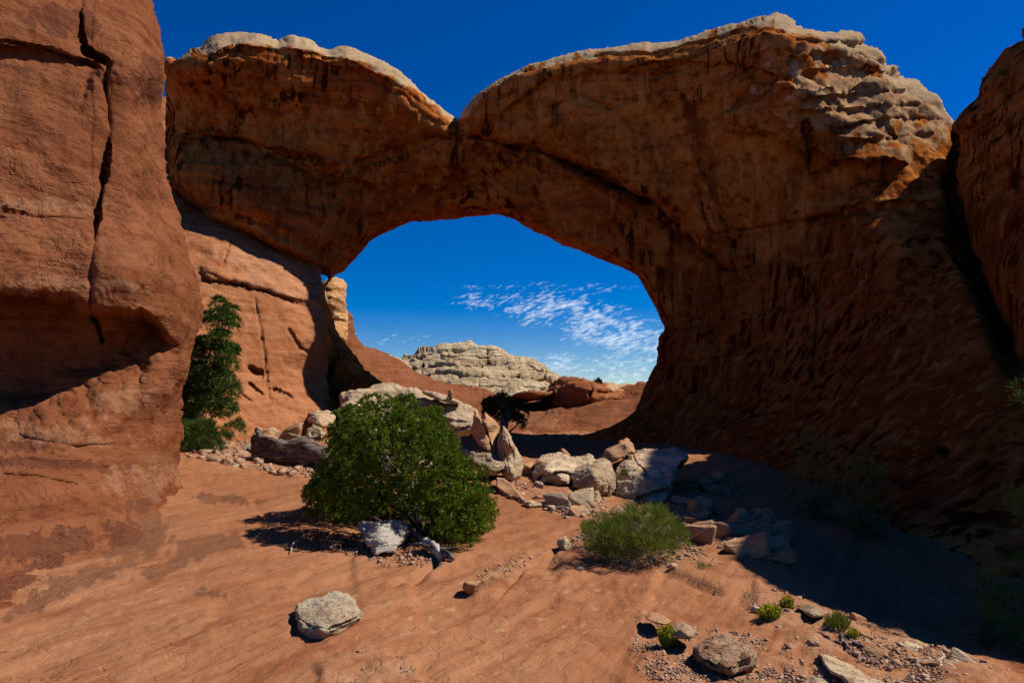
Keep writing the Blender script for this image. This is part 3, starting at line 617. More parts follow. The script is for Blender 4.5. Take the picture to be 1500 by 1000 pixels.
def build_slope():
    out = [(440, 420), (470, 440), (496, 455), (508, 464), (515, 489), (534, 509), (557, 520), (596, 540), (625, 552), (660, 564), (720, 576), (760, 584), (795, 586), (840, 584), (885, 572), (935, 562), (990, 560), (1060, 570), (1060, 720), (440, 720)]
    ct = [(470, 445, 44), (508, 475, 46), (545, 520, 50), (620, 552, 54), (700, 574, 60), (790, 588, 60), (900, 575, 56), (1000, 565, 56), (470, 560, 38), (560, 570, 41), (640, 590, 43), (720, 605, 45), (800, 615, 45), (880, 605, 46), (960, 590, 48), (560, 640, 34), (700, 650, 37), (800, 650, 37), (950, 650, 38)]
    gro = [([(512, 540), (560, 532), (600, 545), (640, 560)], 1.8, .35), ([(836, 590), (825, 612), (808, 635)], 1.6, .3), ([(620, 545), (680, 570), (740, 590)], 1.4, .3), ([(835, 606), (860, 602)], 1.3, .3), ([(830, 622), (850, 624)], 1.3, .3), ([(870, 618), (890, 612)], 1.2, .3)]
    def mk(Q, P, d):
        m = np.zeros((len(Q), 3)); m[:, 2] = .45*blob(Q, 780, 615, 60, 18, 5, .8, 24.); m[:, 1] = .45*blob(Q, 870, 610, 40, 16, -20, .9, 14.)
        return m
    o = relief('slickrock_slope', out, ct, RED, step=1.8, R=14, Rm=3, thick=12, rough=.6, grooves=gro, maskf=mk, spec=[('f', .12, .45), ('c', .9, .12), ('t', .3, .12), ('f', 1.4, .05)], seed=5)
    tag(o, kind='structure')
build_slope()

def build_far():
    butte = [(588, 540), (590, 530), (600, 521), (620, 515), (640, 511), (665, 508), (690, 506), (720, 510), (738, 521), (760, 525), (780, 527), (795, 534), (808, 545), (820, 554), (830, 568), (840, 620), (560, 620), (575, 560)]
    ct = [(590, 530, 176), (690, 508, 182), (740, 522, 175), (815, 550, 176), (590, 560, 156), (690, 545, 156), (780, 560, 158), (690, 580, 140), (600, 590, 142), (800, 600, 144), (690, 610, 128)]
    led = [([(586+q, y+4), (640, y), (700, y+w), (760, y+3), (828-q*.5, y+6)], d, f, 1.1) for y, w, d, f, q in ((514, 1, 1.6, 5, 36), (521, 2, 3, 8, 16), (528, 3, 1.5, 5, 6), (537, 2, 4.5, 9, 2), (543, -2, 1.5, 5, 0), (551, 4, 7, 14, -4), (566, 2, 1.6, 9, -8), (580, 5, 2.4, 9, -8))]
    gro = [([(735, 540), (745, 545), (760, 541)], 3, 4.), ([(775, 536), (785, 540)], 2.5, 3.), ([(735, 572), (737, 590), (734, 600)], 2, 4.), ([(640, 545), (645, 560)], 1.6, 3), ([(680, 535), (684, 556)], 1.6, 3), ([(712, 512), (716, 534)], 1.3, 2.5), ([(655, 520), (658, 540)], 1.3, 2.5), ([(620, 530), (618, 552)], 1.4, 2.5), ([(766, 542), (770, 560)], 1.4, 2.5), ([(797, 548), (800, 562)], 1.4, 2.5), ([(700, 560), (706, 590)], 1.4, 2.5)]
    o = relief('butte', butte, ct, BUTTEM, step=1.1, R=6, Rm=5, thick=45, rough=1.3, ledges=led, grooves=gro, spec=[('f', .05, 1.5), ('s', .3, 1.0), ('s', .9, .25), ('f', .3, .35), ('f', .9, .08)], seed=6)
    tag(o, 'pale layered butte far away in the middle of the arch opening', 'butte')
    o = relief('rock_ridge', [(530, 540), (545, 520), (560, 517), (580, 521), (596, 530), (604, 560), (540, 580)], [(550, 525, 120), (590, 530, 122), (560, 560, 112), (600, 570, 116)], BUTTEM, step=1.3, R=8, Rm=6, thick=14, rough=.8, spec=[('f', .1, .8), ('s', .6, .5)], seed=7)
    tag(o, 'low pale ridge just left of the layered butte', 'rock ridge')
    dome = [(790, 592), (797, 578), (808, 565), (822, 557), (840, 554), (862, 558), (880, 560), (905, 562), (930, 563), (944, 570), (950, 580), (930, 588), (880, 590), (866, 596), (846, 600), (815, 600)]
    ct = [(800, 580, 57), (840, 556, 55), (830, 575, 53.5), (862, 572, 50.5), (900, 562, 57), (940, 572, 58), (900, 578, 53), (840, 598, 53), (810, 595, 55.5), (880, 590, 51.0)]
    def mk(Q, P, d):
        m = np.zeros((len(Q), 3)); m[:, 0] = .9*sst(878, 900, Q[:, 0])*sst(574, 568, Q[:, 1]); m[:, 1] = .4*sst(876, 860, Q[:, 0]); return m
    gro = [([(862, 560), (866, 572), (862, 588)], 1.8, .9), ([(870, 574), (920, 574), (950, 578)], 1.6, .6)]
    o = relief('rock_dome', dome, ct, rock_mat('dome_sandstone', (.17, .05, .02), (.23, .075, .03), (.32, .12, .05), bands=3, cap=(.5, .31, .16)), step=1.1, R=11, Rm=4.0, thick=8, rough=.6, grooves=gro, maskf=mk, spec=[('f', .25, .35), ('s', 1.0, .18), ('f', 1.4, .1)], seed=8)
    tag(o, 'rounded dark red rock dome beyond the right side of the opening, below the clouds', 'rock dome')
    o = relief('rock_ledge', [(748, 580), (756, 575), (775, 572), (800, 571), (812, 574), (800, 584), (776, 588), (756, 587)], [(750, 580, 54), (800, 574, 54), (780, 580, 53), (770, 587, 54)], RED, step=1., R=6, Rm=2, thick=5, rough=.5, spec=[('f', .5, .2), ('s', 1.5, .1)], seed=9)
    tag(o, 'low red ledge between the layered butte and the rock dome', 'rock ledge')
    def mk2(Q, P, d):
        m = np.zeros((len(Q), 3)); m[:, 2] = .9*np.exp(-((Q[:, 1]-460-(Q[:, 0]-490)*.2)/5.)**2); return m
    o = relief('rock_pinnacle', [(466, 440), (472, 418), (480, 407), (492, 404), (503, 408), (507, 418), (505, 430), (507, 445), (509, 458), (510, 470), (506, 500), (480, 500), (470, 470)],
               [(480, 412, 41), (505, 415, 41.6), (490, 425, 39.8), (490, 450, 39.6), (508, 460, 41), (480, 480, 39.6), (500, 490, 40)], KNOBM, step=1.1, R=12, Rm=1.8, thick=3, rough=1., maskf=mk2, ledges=[([(475, 428), (490, 424), (506, 428)], .5, 8, 2), ([(475, 462), (490, 464), (510, 468)], .3, 8, 2)], spec=[('f', .6, .25), ('s', 1.6, .05), ('f', 3, .03)], seed=10)
    tag(o, 'small orange and yellow banded knob against the sky left in the opening', 'rock pinnacle')
build_far()

# ------------------------------------------------------------------ boulders and slabs traced one by one
BS = [('f', 1.2, .06), ('s', 5., .03), ('t', 2., .03), ('f', 6., .015), ('f', 20, .005)]
def boulder(name, label, out, ct, mat, R=8, Rm=.3, thick=.8, step=.9, rough=.8, spec=BS, cat='boulder', **kw):
    if max(p[0] for p in out)-min(p[0] for p in out) < 60 and step > .7: step = .7
    o = relief(name, out, ct, mat, step=step, R=R, Rm=Rm, thick=thick, rough=rough, spec=spec, seed=len(label), c=.05, smooth=False, **kw)
    return tag(o, label, cat)
def small(k): return [(a, b/k if a in 'fstcr' else b, c*k) for (a, b, c) in BS]
boulder('boulder', 'largest pale boulder, with a thin slab and a cairn on top, behind the round juniper',
        [(498, 606), (501, 578), (512, 570), (545, 567), (580, 563), (610, 573), (660, 588), (700, 601), (703, 613), (694, 628), (672, 642), (668, 670), (640, 720), (520, 720), (496, 650)],
        [(500, 575, 19.6), (580, 566, 19.8), (650, 588, 18.8), (700, 606, 17.8), (512, 600, 18.2), (520, 585, 18.9), (600, 600, 18.4), (660, 615, 17.3), (690, 625, 17.2), (500, 640, 18.4), (600, 660, 17), (670, 650, 17.6), (600, 710, 16.4)], PALE, R=9, Rm=.5, thick=1.6, step=1.3, spec=[('f', .8, .10), ('s', 3.5, .05), ('t', 1.4, .05), ('f', 5, .02)],
        grooves=[([(560, 620), (620, 632), (690, 626)], 1.2, .12), ([(600, 590), (640, 615), (690, 618)], 1.0, .08), ([(625, 640), (650, 636), (680, 640)], 1.2, .12)])
boulder('rock_slab', 'thin flat pale slab lying on top of the largest boulder beside the cairn', [(617, 574), (622, 571), (635, 573), (655, 579), (672, 586), (675, 591), (664, 592), (640, 585), (622, 578)],
        [(620, 574, 18.5), (650, 579, 18.3), (674, 589, 17.9), (645, 585, 18.1)], PALE, R=4, Rm=.18, thick=.5, step=.6, rough=.2, cat='rock slab', spec=[('f', 2, .02), ('f', 8, .008)])
boulder('leaning_slab', 'brown leaning slab with a split top, left one of the two standing slabs', [(693, 598), (698, 600), (703, 609), (706, 611), (710, 603), (720, 611), (731, 624), (729, 645), (727, 664), (714, 662), (700, 652), (688, 633), (694, 615)],
        [(694, 600, 15.9), (688, 633, 15.6), (705, 630, 15.3), (714, 625, 15.2), (722, 655, 15.0), (711, 606, 15.5), (728, 630, 15.7), (716, 660, 14.9)], PINK, R=5, Rm=.25, thick=.5, step=.6, rough=.3, cat='rock slab', grooves=[([(700, 602), (712, 628), (722, 662)], .9, .2)], spec=[('s', 6, .02), ('f', 4, .02), ('f', 16, .006)])
boulder('leaning_slab', 'tall pale pointed slab standing upright, right one of the two standing slabs', [(737, 624), (745, 633), (751, 645), (758, 657), (766, 674), (766, 684), (763, 697), (756, 706), (740, 702), (732, 688), (725, 667), (728, 646)],
        [(737, 627, 15.2), (745, 650, 14.6), (758, 660, 15.), (765, 685, 15.), (748, 690, 14.3), (728, 660, 15.), (735, 690, 14.6)], PALE, R=6, Rm=.35, thick=.6, step=.6, rough=.4, cat='rock slab', grooves=[([(733, 645), (742, 670), (748, 700)], .8, .06), ([(743, 640), (752, 665), (756, 695)], .8, .06)], spec=[('v', 6, .03), ('f', 5, .02), ('f', 16, .008)])
boulder('boulder', 'low wedge of pale rock lying against the foot of the standing slabs', [(667, 640), (676, 651), (690, 656), (705, 657), (722, 666), (740, 680), (740, 687), (721, 697), (702, 693), (688, 682), (672, 680), (664, 660)],
        [(670, 645, 15.6), (700, 660, 15.0), (735, 682, 14.4), (720, 692, 14.2), (695, 675, 14.6), (672, 676, 15.2)], PALE, R=6, Rm=.3, thick=.8, step=.7, rough=.4, grooves=[([(682, 676), (710, 685), (738, 684)], .8, .08)])
boulder('rock_slab', 'smooth pink tilted slab below the standing slabs', [(727, 699), (738, 700), (752, 710), (768, 729), (763, 733), (750, 729), (738, 724), (726, 712)],
        [(730, 702, 13.4), (750, 715, 12.7), (764, 730, 12.1), (730, 712, 12.9)], PINK, R=4, Rm=.15, thick=.4, step=.6, rough=.2, cat='rock slab', spec=[('f', 3, .01)])
boulder('boulder', 'white blocky rock in the shade at the foot of the round juniper', [(524, 769), (531, 763), (541, 764), (562, 767), (580, 764), (594, 770), (596, 780), (588, 797), (580, 810), (550, 813), (541, 800), (533, 790)],
        [(535, 766, 8.5), (590, 772, 8.5), (550, 770, 8.3), (560, 790, 8.0), (548, 805, 7.9), (585, 790, 8.2), (578, 806, 8.0)], rock_mat('white_sandstone', (.28, .23, .17), (.38, .32, .25), (.46, .40, .32), bands=6, scale=3, bump=.8), R=5, Rm=.15, thick=.35, rough=.9, spec=small(.5), grooves=[([(535, 785), (552, 790), (568, 786)], 1, .04)])
boulder('boulder', 'squared pale boulder with a hollow dark underside, leftmost of the boulder pile', [(782, 705), (783, 682), (795, 667), (822, 667), (838, 672), (846, 679), (846, 690), (837, 696), (835, 712), (812, 713), (790, 709)],
        [(785, 684, 15.2), (798, 670, 15.7), (820, 670, 15.6), (844, 682, 15.), (800, 690, 14.2), (820, 692, 14.1), (835, 705, 14.0), (790, 705, 14.3), (812, 710, 14.3)], PALE, R=6, Rm=.3, thick=1., step=.7, rough=.8, ledges=[([(785, 697), (800, 692), (818, 690), (840, 694)], .35, 14, 1.5)])
boulder('boulder', 'pale boulder wedged behind the pile between the squared and the rounded boulder', [(836, 674), (850, 669), (862, 667), (872, 678), (868, 692), (842, 694)], [(850, 671, 16.4), (866, 674, 16.3), (855, 684, 15.7), (845, 690, 15.6)], PALE, R=5, Rm=.3, thick=.6, rough=.5)
boulder('boulder', 'rounded pitted pale boulder in the middle of the pile', [(836, 699), (843, 687), (855, 681), (868, 678), (876, 674), (886, 672), (896, 678), (900, 699), (902, 716), (894, 728), (877, 731), (855, 722), (841, 712)],
        [(840, 700, 14.2), (855, 684, 14.4), (885, 674, 14.5), (870, 695, 13.3), (895, 690, 13.9), (898, 715, 13.6), (870, 720, 13.2), (850, 712, 13.5), (882, 728, 13.4)], PALE, R=9, Rm=.45, thick=1., step=.7, rough=.6, spec=[('f', 1.6, .06), ('f', 7, .03), ('f', 20, .012)])
boulder('boulder', 'small brown sided boulder perched on top of the boulder pile', [(876, 671), (884, 663), (895, 656), (906, 650), (918, 649), (922, 660), (917, 667), (899, 677), (888, 674)],
        [(880, 668, 15.4), (905, 653, 15.7), (900, 668, 14.8), (917, 660, 15.1), (890, 672, 15.)], PINK, R=4, Rm=.2, thick=.7, step=.6, rough=.5)
boulder('boulder', 'shadowed rock behind the perched boulder at the back of the pile', [(905, 652), (908, 645), (917, 642), (927, 650), (929, 662), (918, 668)], [(912, 648, 17), (924, 655, 17), (916, 660, 16.6)], PINK, R=4, Rm=.3, thick=.6, rough=.4)
boulder('boulder', 'big pale boulder half in sun and half in shadow, rightmost of the pile', [(897, 680), (910, 672), (927, 665), (944, 656), (960, 659), (980, 658), (989, 655), (1000, 662), (1008, 669), (996, 683), (988, 705), (981, 728), (970, 743), (950, 744), (932, 742), (908, 738), (893, 730), (901, 710)],
        [(900, 682, 15), (944, 659, 15.6), (985, 659, 15.4), (1005, 669, 14.8), (925, 690, 14.1), (960, 690, 14.), (990, 690, 14.), (910, 725, 13.5), (950, 730, 13.2), (975, 735, 13.2), (930, 710, 13.6)], PALE, R=6, Rm=.4, thick=1.4, step=.8, rough=.7,
        grooves=[([(927, 666), (934, 680), (948, 690), (938, 715)], 1.2, .14), ([(903, 700), (925, 704), (940, 700)], 1.2, .14), ([(893, 720), (912, 728), (940, 732)], 1.2, .1)], ledges=[([(930, 728), (955, 720), (985, 716)], .25, 14, 1.5)])
boulder('boulder', 'flat topped grey boulder alone on the bare slickrock, casting a black shadow to its left', [(433, 893), (437, 885), (448, 880), (461, 874), (480, 870), (496, 867), (508, 870), (518, 876), (521, 884), (529, 895), (528, 906), (507, 921), (485, 932), (464, 940), (450, 935), (440, 922), (434, 908)],
        [(440, 886, None, -1.53), (462, 876, None, -1.53), (500, 869, None, -1.52), (520, 880, None, -1.53), (480, 890, None, -1.50), (500, 900, None, -1.50), (455, 905, None, -1.52), (520, 898, None, -1.52), (470, 922, None, -1.53), (500, 911, None, -1.53), (462, 938, 5.05), (440, 920, 5.15), (505, 920, 5.2), (527, 905, 5.35)], GREY, R=7, Rm=.06, thick=.22, step=.7, rough=.7, spec=[('f', 4, .012), ('t', 6, .008), ('s', 22, .005), ('f', 20, .004)],
        grooves=[([(455, 917), (480, 921), (505, 912), (527, 900)], 1., .035), ([(468, 878), (480, 890), (486, 893)], .8, .012), ([(437, 905), (455, 917)], 1., .03)])
boulder('boulder', 'round flat topped pinkish boulder on gravel in the foreground', [(1017, 952), (1023, 942), (1040, 935), (1064, 933), (1082, 937), (1096, 943), (1106, 956), (1106, 970), (1092, 985), (1075, 989), (1052, 986), (1034, 975), (1022, 964)],
        [(1023, 944, None, -1.55), (1064, 936, None, -1.55), (1098, 947, None, -1.55), (1040, 950, None, -1.54), (1070, 955, None, -1.54), (1095, 962, None, -1.55), (1030, 963, None, -1.56), (1060, 974, None, -1.54), (1090, 975, None, -1.60), (1052, 984, 4.42), (1085, 984, 4.45), (1104, 968, 4.6)], rock_mat('banded_sandstone', (.21, .10, .055), (.34, .20, .12), (.42, .27, .17), bands=14, scale=1.5, bump=1.), R=8, Rm=.07, thick=.25, step=.7, rough=.5, spec=[('f', 4, .012), ('t', 5, .012), ('s', 24, .010), ('f', 20, .004)],
        ledges=[([(1036, 948), (1042, 956), (1056, 954)], .02, 20, 1.)], grooves=[([(1024, 962), (1050, 976), (1080, 978), (1104, 966)], 1, .03)])
boulder('rock_slab', 'flat reddish slab beside the small yellow bush, rear one of the slab pair', [(943, 899), (954, 896), (966, 898), (976, 903), (985, 909), (980, 915), (962, 913), (948, 908)],
        [(946, 900, 5.5), (965, 899, 5.5), (982, 908, 5.35), (965, 908, 5.3), (950, 907, 5.35)], PINK, R=3, Rm=.04, thick=.12, step=.6, rough=.3, cat='rock slab', spec=[('f', 5, .006), ('s', 25, .003)])
boulder('rock_slab', 'flat greyish slab with an undercut front edge, right of the small yellow bush', [(984, 919), (990, 913), (998, 909), (1010, 915), (1020, 922), (1018, 930), (1010, 935), (992, 935), (986, 928)],
        [(988, 917, 5.1), (998, 911, 5.15), (1016, 921, 5.), (1000, 922, 4.9), (1010, 929, 4.86), (996, 933, 4.9)], GREY, R=3, Rm=.04, thick=.14, step=.6, rough=.3, cat='rock slab', spec=[('f', 5, .006), ('s', 25, .003)])
boulder('rock_slab', 'long tilted pale slab jutting up at the bottom edge of the gravel', [(1199, 956), (1212, 960), (1232, 969), (1268, 985), (1310, 1003), (1330, 1025), (1262, 1030), (1234, 992), (1217, 985), (1206, 970)],
        [(1202, 958, 4.7), (1232, 971, 4.55), (1270, 987, 4.4), (1212, 975, 4.45), (1235, 985, 4.35), (1265, 1000, 4.2), (1310, 1005, 4.3), (1290, 1020, 4.1)], PALE, R=4, Rm=.07, thick=.25, step=.8, rough=.4, cat='rock slab', spec=[('f', 4, .012), ('s', 22, .006), ('f', 20, .004)])
boulder('rock_slab', 'greenish grey slab cut by the bottom edge, in the shadow left of the long tilted slab', [(1178, 994), (1190, 989), (1205, 993), (1222, 1003), (1225, 1020), (1180, 1020)], [(1185, 992, 4.45), (1215, 1002, 4.35), (1195, 1008, 4.25)], GREY, R=3, Rm=.05, thick=.2, step=.8, rough=.3, cat='rock slab', spec=[('f', 5, .006)])
boulder('rock_slab', 'pink wedge of rock on the gravel at the edge of the right hand shadow', [(1311, 942), (1318, 934), (1328, 932), (1346, 938), (1362, 945), (1373, 952), (1368, 957), (1350, 956), (1328, 951)], [(1315, 939, 5.35), (1330, 934, 5.4), (1370, 952, 5.2), (1345, 950, 5.1), (1325, 947, 5.15)], PINK, R=3, Rm=.05, thick=.16, step=.6, rough=.3, cat='rock slab', spec=[('f', 5, .006), ('s', 22, .004)])
boulder('rock_slab', 'white topped flat stone between the yellow bushes and the green tuft', [(1166, 890), (1174, 884), (1184, 883), (1198, 889), (1211, 897), (1206, 903), (1190, 903), (1176, 896)], [(1172, 887, 6.), (1184, 885, 6.), (1205, 897, 5.8), (1188, 898, 5.7)], PALE, R=3, Rm=.05, thick=.15, step=.6, rough=.3, cat='rock slab', spec=[('f', 5, .006), ('s', 22, .004)])
boulder('boulder', 'broad grey faced rock in the left rubble below the sunlit wall', [(348, 606), (356, 600), (368, 600), (376, 606), (383, 620), (382, 628), (370, 626), (358, 616)], [(352, 604, 24), (366, 602, 24), (378, 612, 23.6), (366, 618, 23.2), (378, 626, 23.)], PALE, R=4, Rm=.25, thick=.7, step=.6, rough=.4)
boulder('boulder', 'brown block just above the fallen log', [(380, 630), (388, 626), (397, 630), (406, 646), (398, 648), (384, 640)], [(384, 630, 20), (392, 630, 19.8), (400, 642, 19.3), (386, 640, 19.3)], PINK, R=4, Rm=.2, thick=.6, step=.6, rough=.4)
boulder('boulder', 'pale smooth rock in the rubble left of the round juniper', [(448, 640), (450, 628), (458, 621), (468, 624), (475, 636), (472, 644), (458, 645)], [(452, 628, 21.6), (462, 624, 21.6), (472, 638, 21), (456, 640, 21)], PALE, R=5, Rm=.3, thick=.7, step=.6, rough=.4)
boulder('boulder', 'half shaded rock at the foot of the sunlit wall, at its right end', [(450, 616), (454, 606), (465, 601), (482, 602), (490, 612), (490, 626), (472, 628), (460, 622)], [(455, 610, 24.6), (470, 604, 24.6), (486, 610, 24.6), (468, 618, 23.8), (484, 622, 24)], PALE, R=5, Rm=.4, thick=.9, step=.6, rough=.5)
boulder('boulder', 'upright pale rock at the upper left end of the rubble, beside the tall juniper', [(347, 590), (350, 578), (357, 574), (362, 582), (364, 590), (356, 594)], [(352, 580, 26), (360, 584, 25.8), (355, 590, 25.4)], PALE, R=4, Rm=.3, thick=.6, step=.6, rough=.4)
for k, (p, q, w, h) in enumerate([(660, 580.5, 5, 2.6), (660.5, 576.2, 4.5, 2.2), (660, 572.3, 3.4, 1.8)]):
    lab = ['bottom stone of the small cairn on the largest boulder', 'middle stone of the small cairn on the largest boulder', 'top stone of the small cairn on the largest boulder'][k]
    boulder('cairn_stone', lab, [(p-w, q+h), (p-w, q-h*.3), (p-w*.4, q-h), (p+w*.7, q-h), (p+w, q), (p+w*.6, q+h)], [(p, q, 18.0), (p-w, q, 18.05), (p+w, q, 18.05)], PINK, R=2, Rm=.05, thick=.12, step=.5, rough=0, spec=[('f', 6, .005)], cat='stone')['group'] = 'stones of the cairn'

# free rocks: rounded polyhedra
def ico(sub):
    bm = bmesh.new(); bmesh.ops.create_icosphere(bm, subdivisions=sub, radius=1)
    V = np.array([v.co[:] for v in bm.verts]); F_ = np.array([[v.index for v in f.verts] for f in bm.faces]); bm.free(); return V, F_
ICO = {k: ico(k) for k in (1, 2, 4)}
def rock_geo(seed, sub=4, p=34, k=8):
    r_ = np.random.default_rng(seed); D, F_ = ICO[sub]
    pl = r_.normal(size=(k, 3)); pl /= np.linalg.norm(pl, axis=1, keepdims=True); dist = r_.uniform(.5, .92, k)
    ax = np.vstack([np.eye(3), -np.eye(3)]); pl = np.vstack([pl, ax]); dist = np.append(dist, [.95]*6)
    s = (np.maximum(D@pl.T/dist, 0)**p).sum(1)**(-1/p)
    V = D*s[:, None]
    if sub > 2: V = V*(1+.05*fbm(V*2.2+seed, 3)+.02*fbm(V*9+seed, 2))[:, None]
    return V, F_
POOL = []
for s in range(9):
    V, F_ = rock_geo(100+s)
    POOL.append((V, F_))
def pool_mesh(mat, nm):
    out = []
    for V, F_ in POOL:
        o = mesh_np(nm, V, F_, mat, np.zeros((len(V), 3)), origin=(0, 0, 0)); me = o.data; bpy.data.objects.remove(o); out.append(me)
    return out
PM = {'pale': pool_mesh(PALE, 'rubble_rock'), 'pink': pool_mesh(PINK, 'rubble_rock')}
rr = random.Random(5)
def scatter(n, poly, smin, smax, label, group, mats, cat='rock', lift=.35, avoid=()):
    poly = np.array(poly, float); lo, hi = poly.min(0), poly.max(0); pts = []
    while len(pts) < n:
        q = np.array([rr.uniform(lo[0], hi[0]), rr.uniform(lo[1], hi[1])])
        if inside(q[None], poly)[0]: pts.append(q)
    P = hits(pts)
    for p in P:
        if any(inside(proj(p[None]), a)[0] for a in avoid): continue
        s = smin*(smax/smin)**(rr.random()**1.7)
        me = PM[rr.choice(mats)][rr.randrange(9)]
        o = bpy.data.objects.new('rubble_rock', me); scene.collection.objects.link(o)
        o.scale = (s*rr.uniform(.8, 1.3), s*rr.uniform(.7, 1.1), s*rr.uniform(.45, .85))
        o.rotation_euler = (rr.uniform(-.5, .5), rr.uniform(-.5, .5), rr.uniform(0, 6.3))
        o.location = (p[0], p[1], p[2]+s*lift*.5)
        tag(o, label, cat, group)
scatter(75, [(335, 640), (348, 588), (400, 605), (480, 612), (478, 655), (420, 650), (395, 648), (350, 665)], .10, .55, 'angular pale rock in the rubble below the sunlit wall', 'rubble rocks below the sunlit wall', ['pale', 'pink', 'pink'])
scatter(55, [(275, 665), (290, 630), (345, 620), (400, 655), (380, 690), (320, 680)], .06, .22, 'small stone of the rubble between the red tower and the fallen log', 'small stones by the fallen log', ['pale', 'pink'])
scatter(34, [(745, 716), (790, 715), (880, 735), (930, 746), (900, 772), (850, 760), (800, 748), (765, 738)], .05, .2, 'pale stone strewn in front of the boulder pile', 'stones in front of the boulder pile', ['pale', 'pale', 'pink'])
scatter(70, [(985, 745), (1005, 690), (1060, 700), (1130, 760), (1160, 800), (1140, 830), (1060, 810), (1010, 780)], .07, .26, 'reddish rock of the shaded rubble right of the boulder pile', 'shaded rubble rocks', ['pink'])
scatter(40, [(1100, 880), (1150, 862), (1250, 905), (1340, 945), (1440, 975), (1380, 985), (1250, 960), (1150, 910)], .025, .075, 'small stone on the gravel along the right hand shadow', 'small stones on the right hand gravel', ['pale', 'pink'])
for (px, py, s, lab, mt) in [(818, 745, .26, 'white triangular stone in front of the squared boulder', 'pale'), (852, 744, .26, 'brown stone with a white right side below the rounded boulder', 'pale'), (778, 697, .28, 'small dark rock tucked against the left end of the boulder pile', 'pink'),
                             (825, 800, .10, 'single pale stone left of the wide green bush', 'pale'), (690, 866, .10, 'small broken red rock with a black shadow on bare slickrock', 'pink'), (850, 835, .035, 'tiny pebble on bare slickrock below the wide green bush', 'pale'),
                             (1130, 790, .24, 'large rounded rock at the lower end of the shaded rubble', 'pink'), (1135, 812, .2, 'rounded rock under the large one at the lower end of the shaded rubble', 'pink'), (1035, 718, .3, 'tall block at the top of the shaded rubble', 'pink'), (1350, 950, .04, 'stone beside the white forked twig', 'pink'),
                             (1192, 952, .08, 'brown block at the upper tip of the long tilted slab', 'pink'), (825, 672, .3, 'shadowed rock behind the squared boulder', 'pink')]:
    p = hit(px, py); me = PM[mt][rr.randrange(9)]; o = bpy.data.objects.new('stone', me); scene.collection.objects.link(o)
    o.scale = (s, s*.8, s*.75); o.rotation_euler = (rr.uniform(-.3, .3), rr.uniform(-.3, .3), rr.uniform(0, 6)); o.location = (p[0], p[1], p[2]+s*.3); tag(o, lab, 'rock')

# gravel: uncountable
def build_gravel():
    r_ = np.random.default_rng(3); P = []; S = []
    D = np.array([(x, y, z) for z in (-1, 1) for (x, y) in ((-1, -1), (1, -1), (1, 1), (-1, 1))], float)*.7; F_ = np.array([(3, 2, 1, 0), (4, 5, 6, 7), (0, 1, 5, 4), (1, 2, 6, 5), (2, 3, 7, 6), (3, 0, 4, 7)])
    for k, (poly, n, s0) in enumerate([(SOIL[0], 13000, .0042), (SOIL[1], 12000, .0056), (SOIL[2], 2600, .010), (SOIL[3], 5200, .03), (SOIL[4], 2600, .018), (SOIL[5], 1500, .004), (SOIL[6], 260, .007), ([(470, 800), (530, 780), (640, 800), (660, 830), (560, 830)], 700, .010)]):
        poly = np.array(poly, float); lo, hi = poly.min(0), poly.max(0)
        q = r_.uniform(lo, hi, (int(n*2.2), 2)); q = q[inside(q, poly)]
        # denser towards the viewer's picture, clumped
        q = q[fbm(np.column_stack([q/25., q[:, 0]*0+k]), 3) > -.25][:n]
        h = hits(q); P.append(h); S.append(s0*r_.lognormal(0, .55, len(h)))
    P = np.vstack(P); S = np.concatenate(S); n = len(P)
    V = D[None]*S[:, None, None]*r_.uniform(.35, 1.3, (n, len(D), 3))*r_.uniform([.8, .8, .5], [1.2, 1.2, .9], (n, 1, 3))
    an = r_.uniform(0, 6.28, n); c_, s_ = np.cos(an)[:, None], np.sin(an)[:, None]; V = np.stack([V[..., 0]*c_-V[..., 1]*s_, V[..., 0]*s_+V[..., 1]*c_, V[..., 2]], -1)
    V = V+P[:, None]; V[:, :, 2] += (S*.4)[:, None]+.012
    F2 = F_[None]+(np.arange(n)*len(D))[:, None, None]
    m = simple_mat('gravel', (.26, .12, .065), (.50, .34, .22), 30., .95, rnd=True)
    o = mesh_np('gravel', V.reshape(-1, 3), F2.reshape(-1, 4), m, origin=(0, 0, 0), smooth=False)
    tag(o, 'fine reddish gravel and grit on the ground', 'gravel', kind='stuff')
build_gravel()

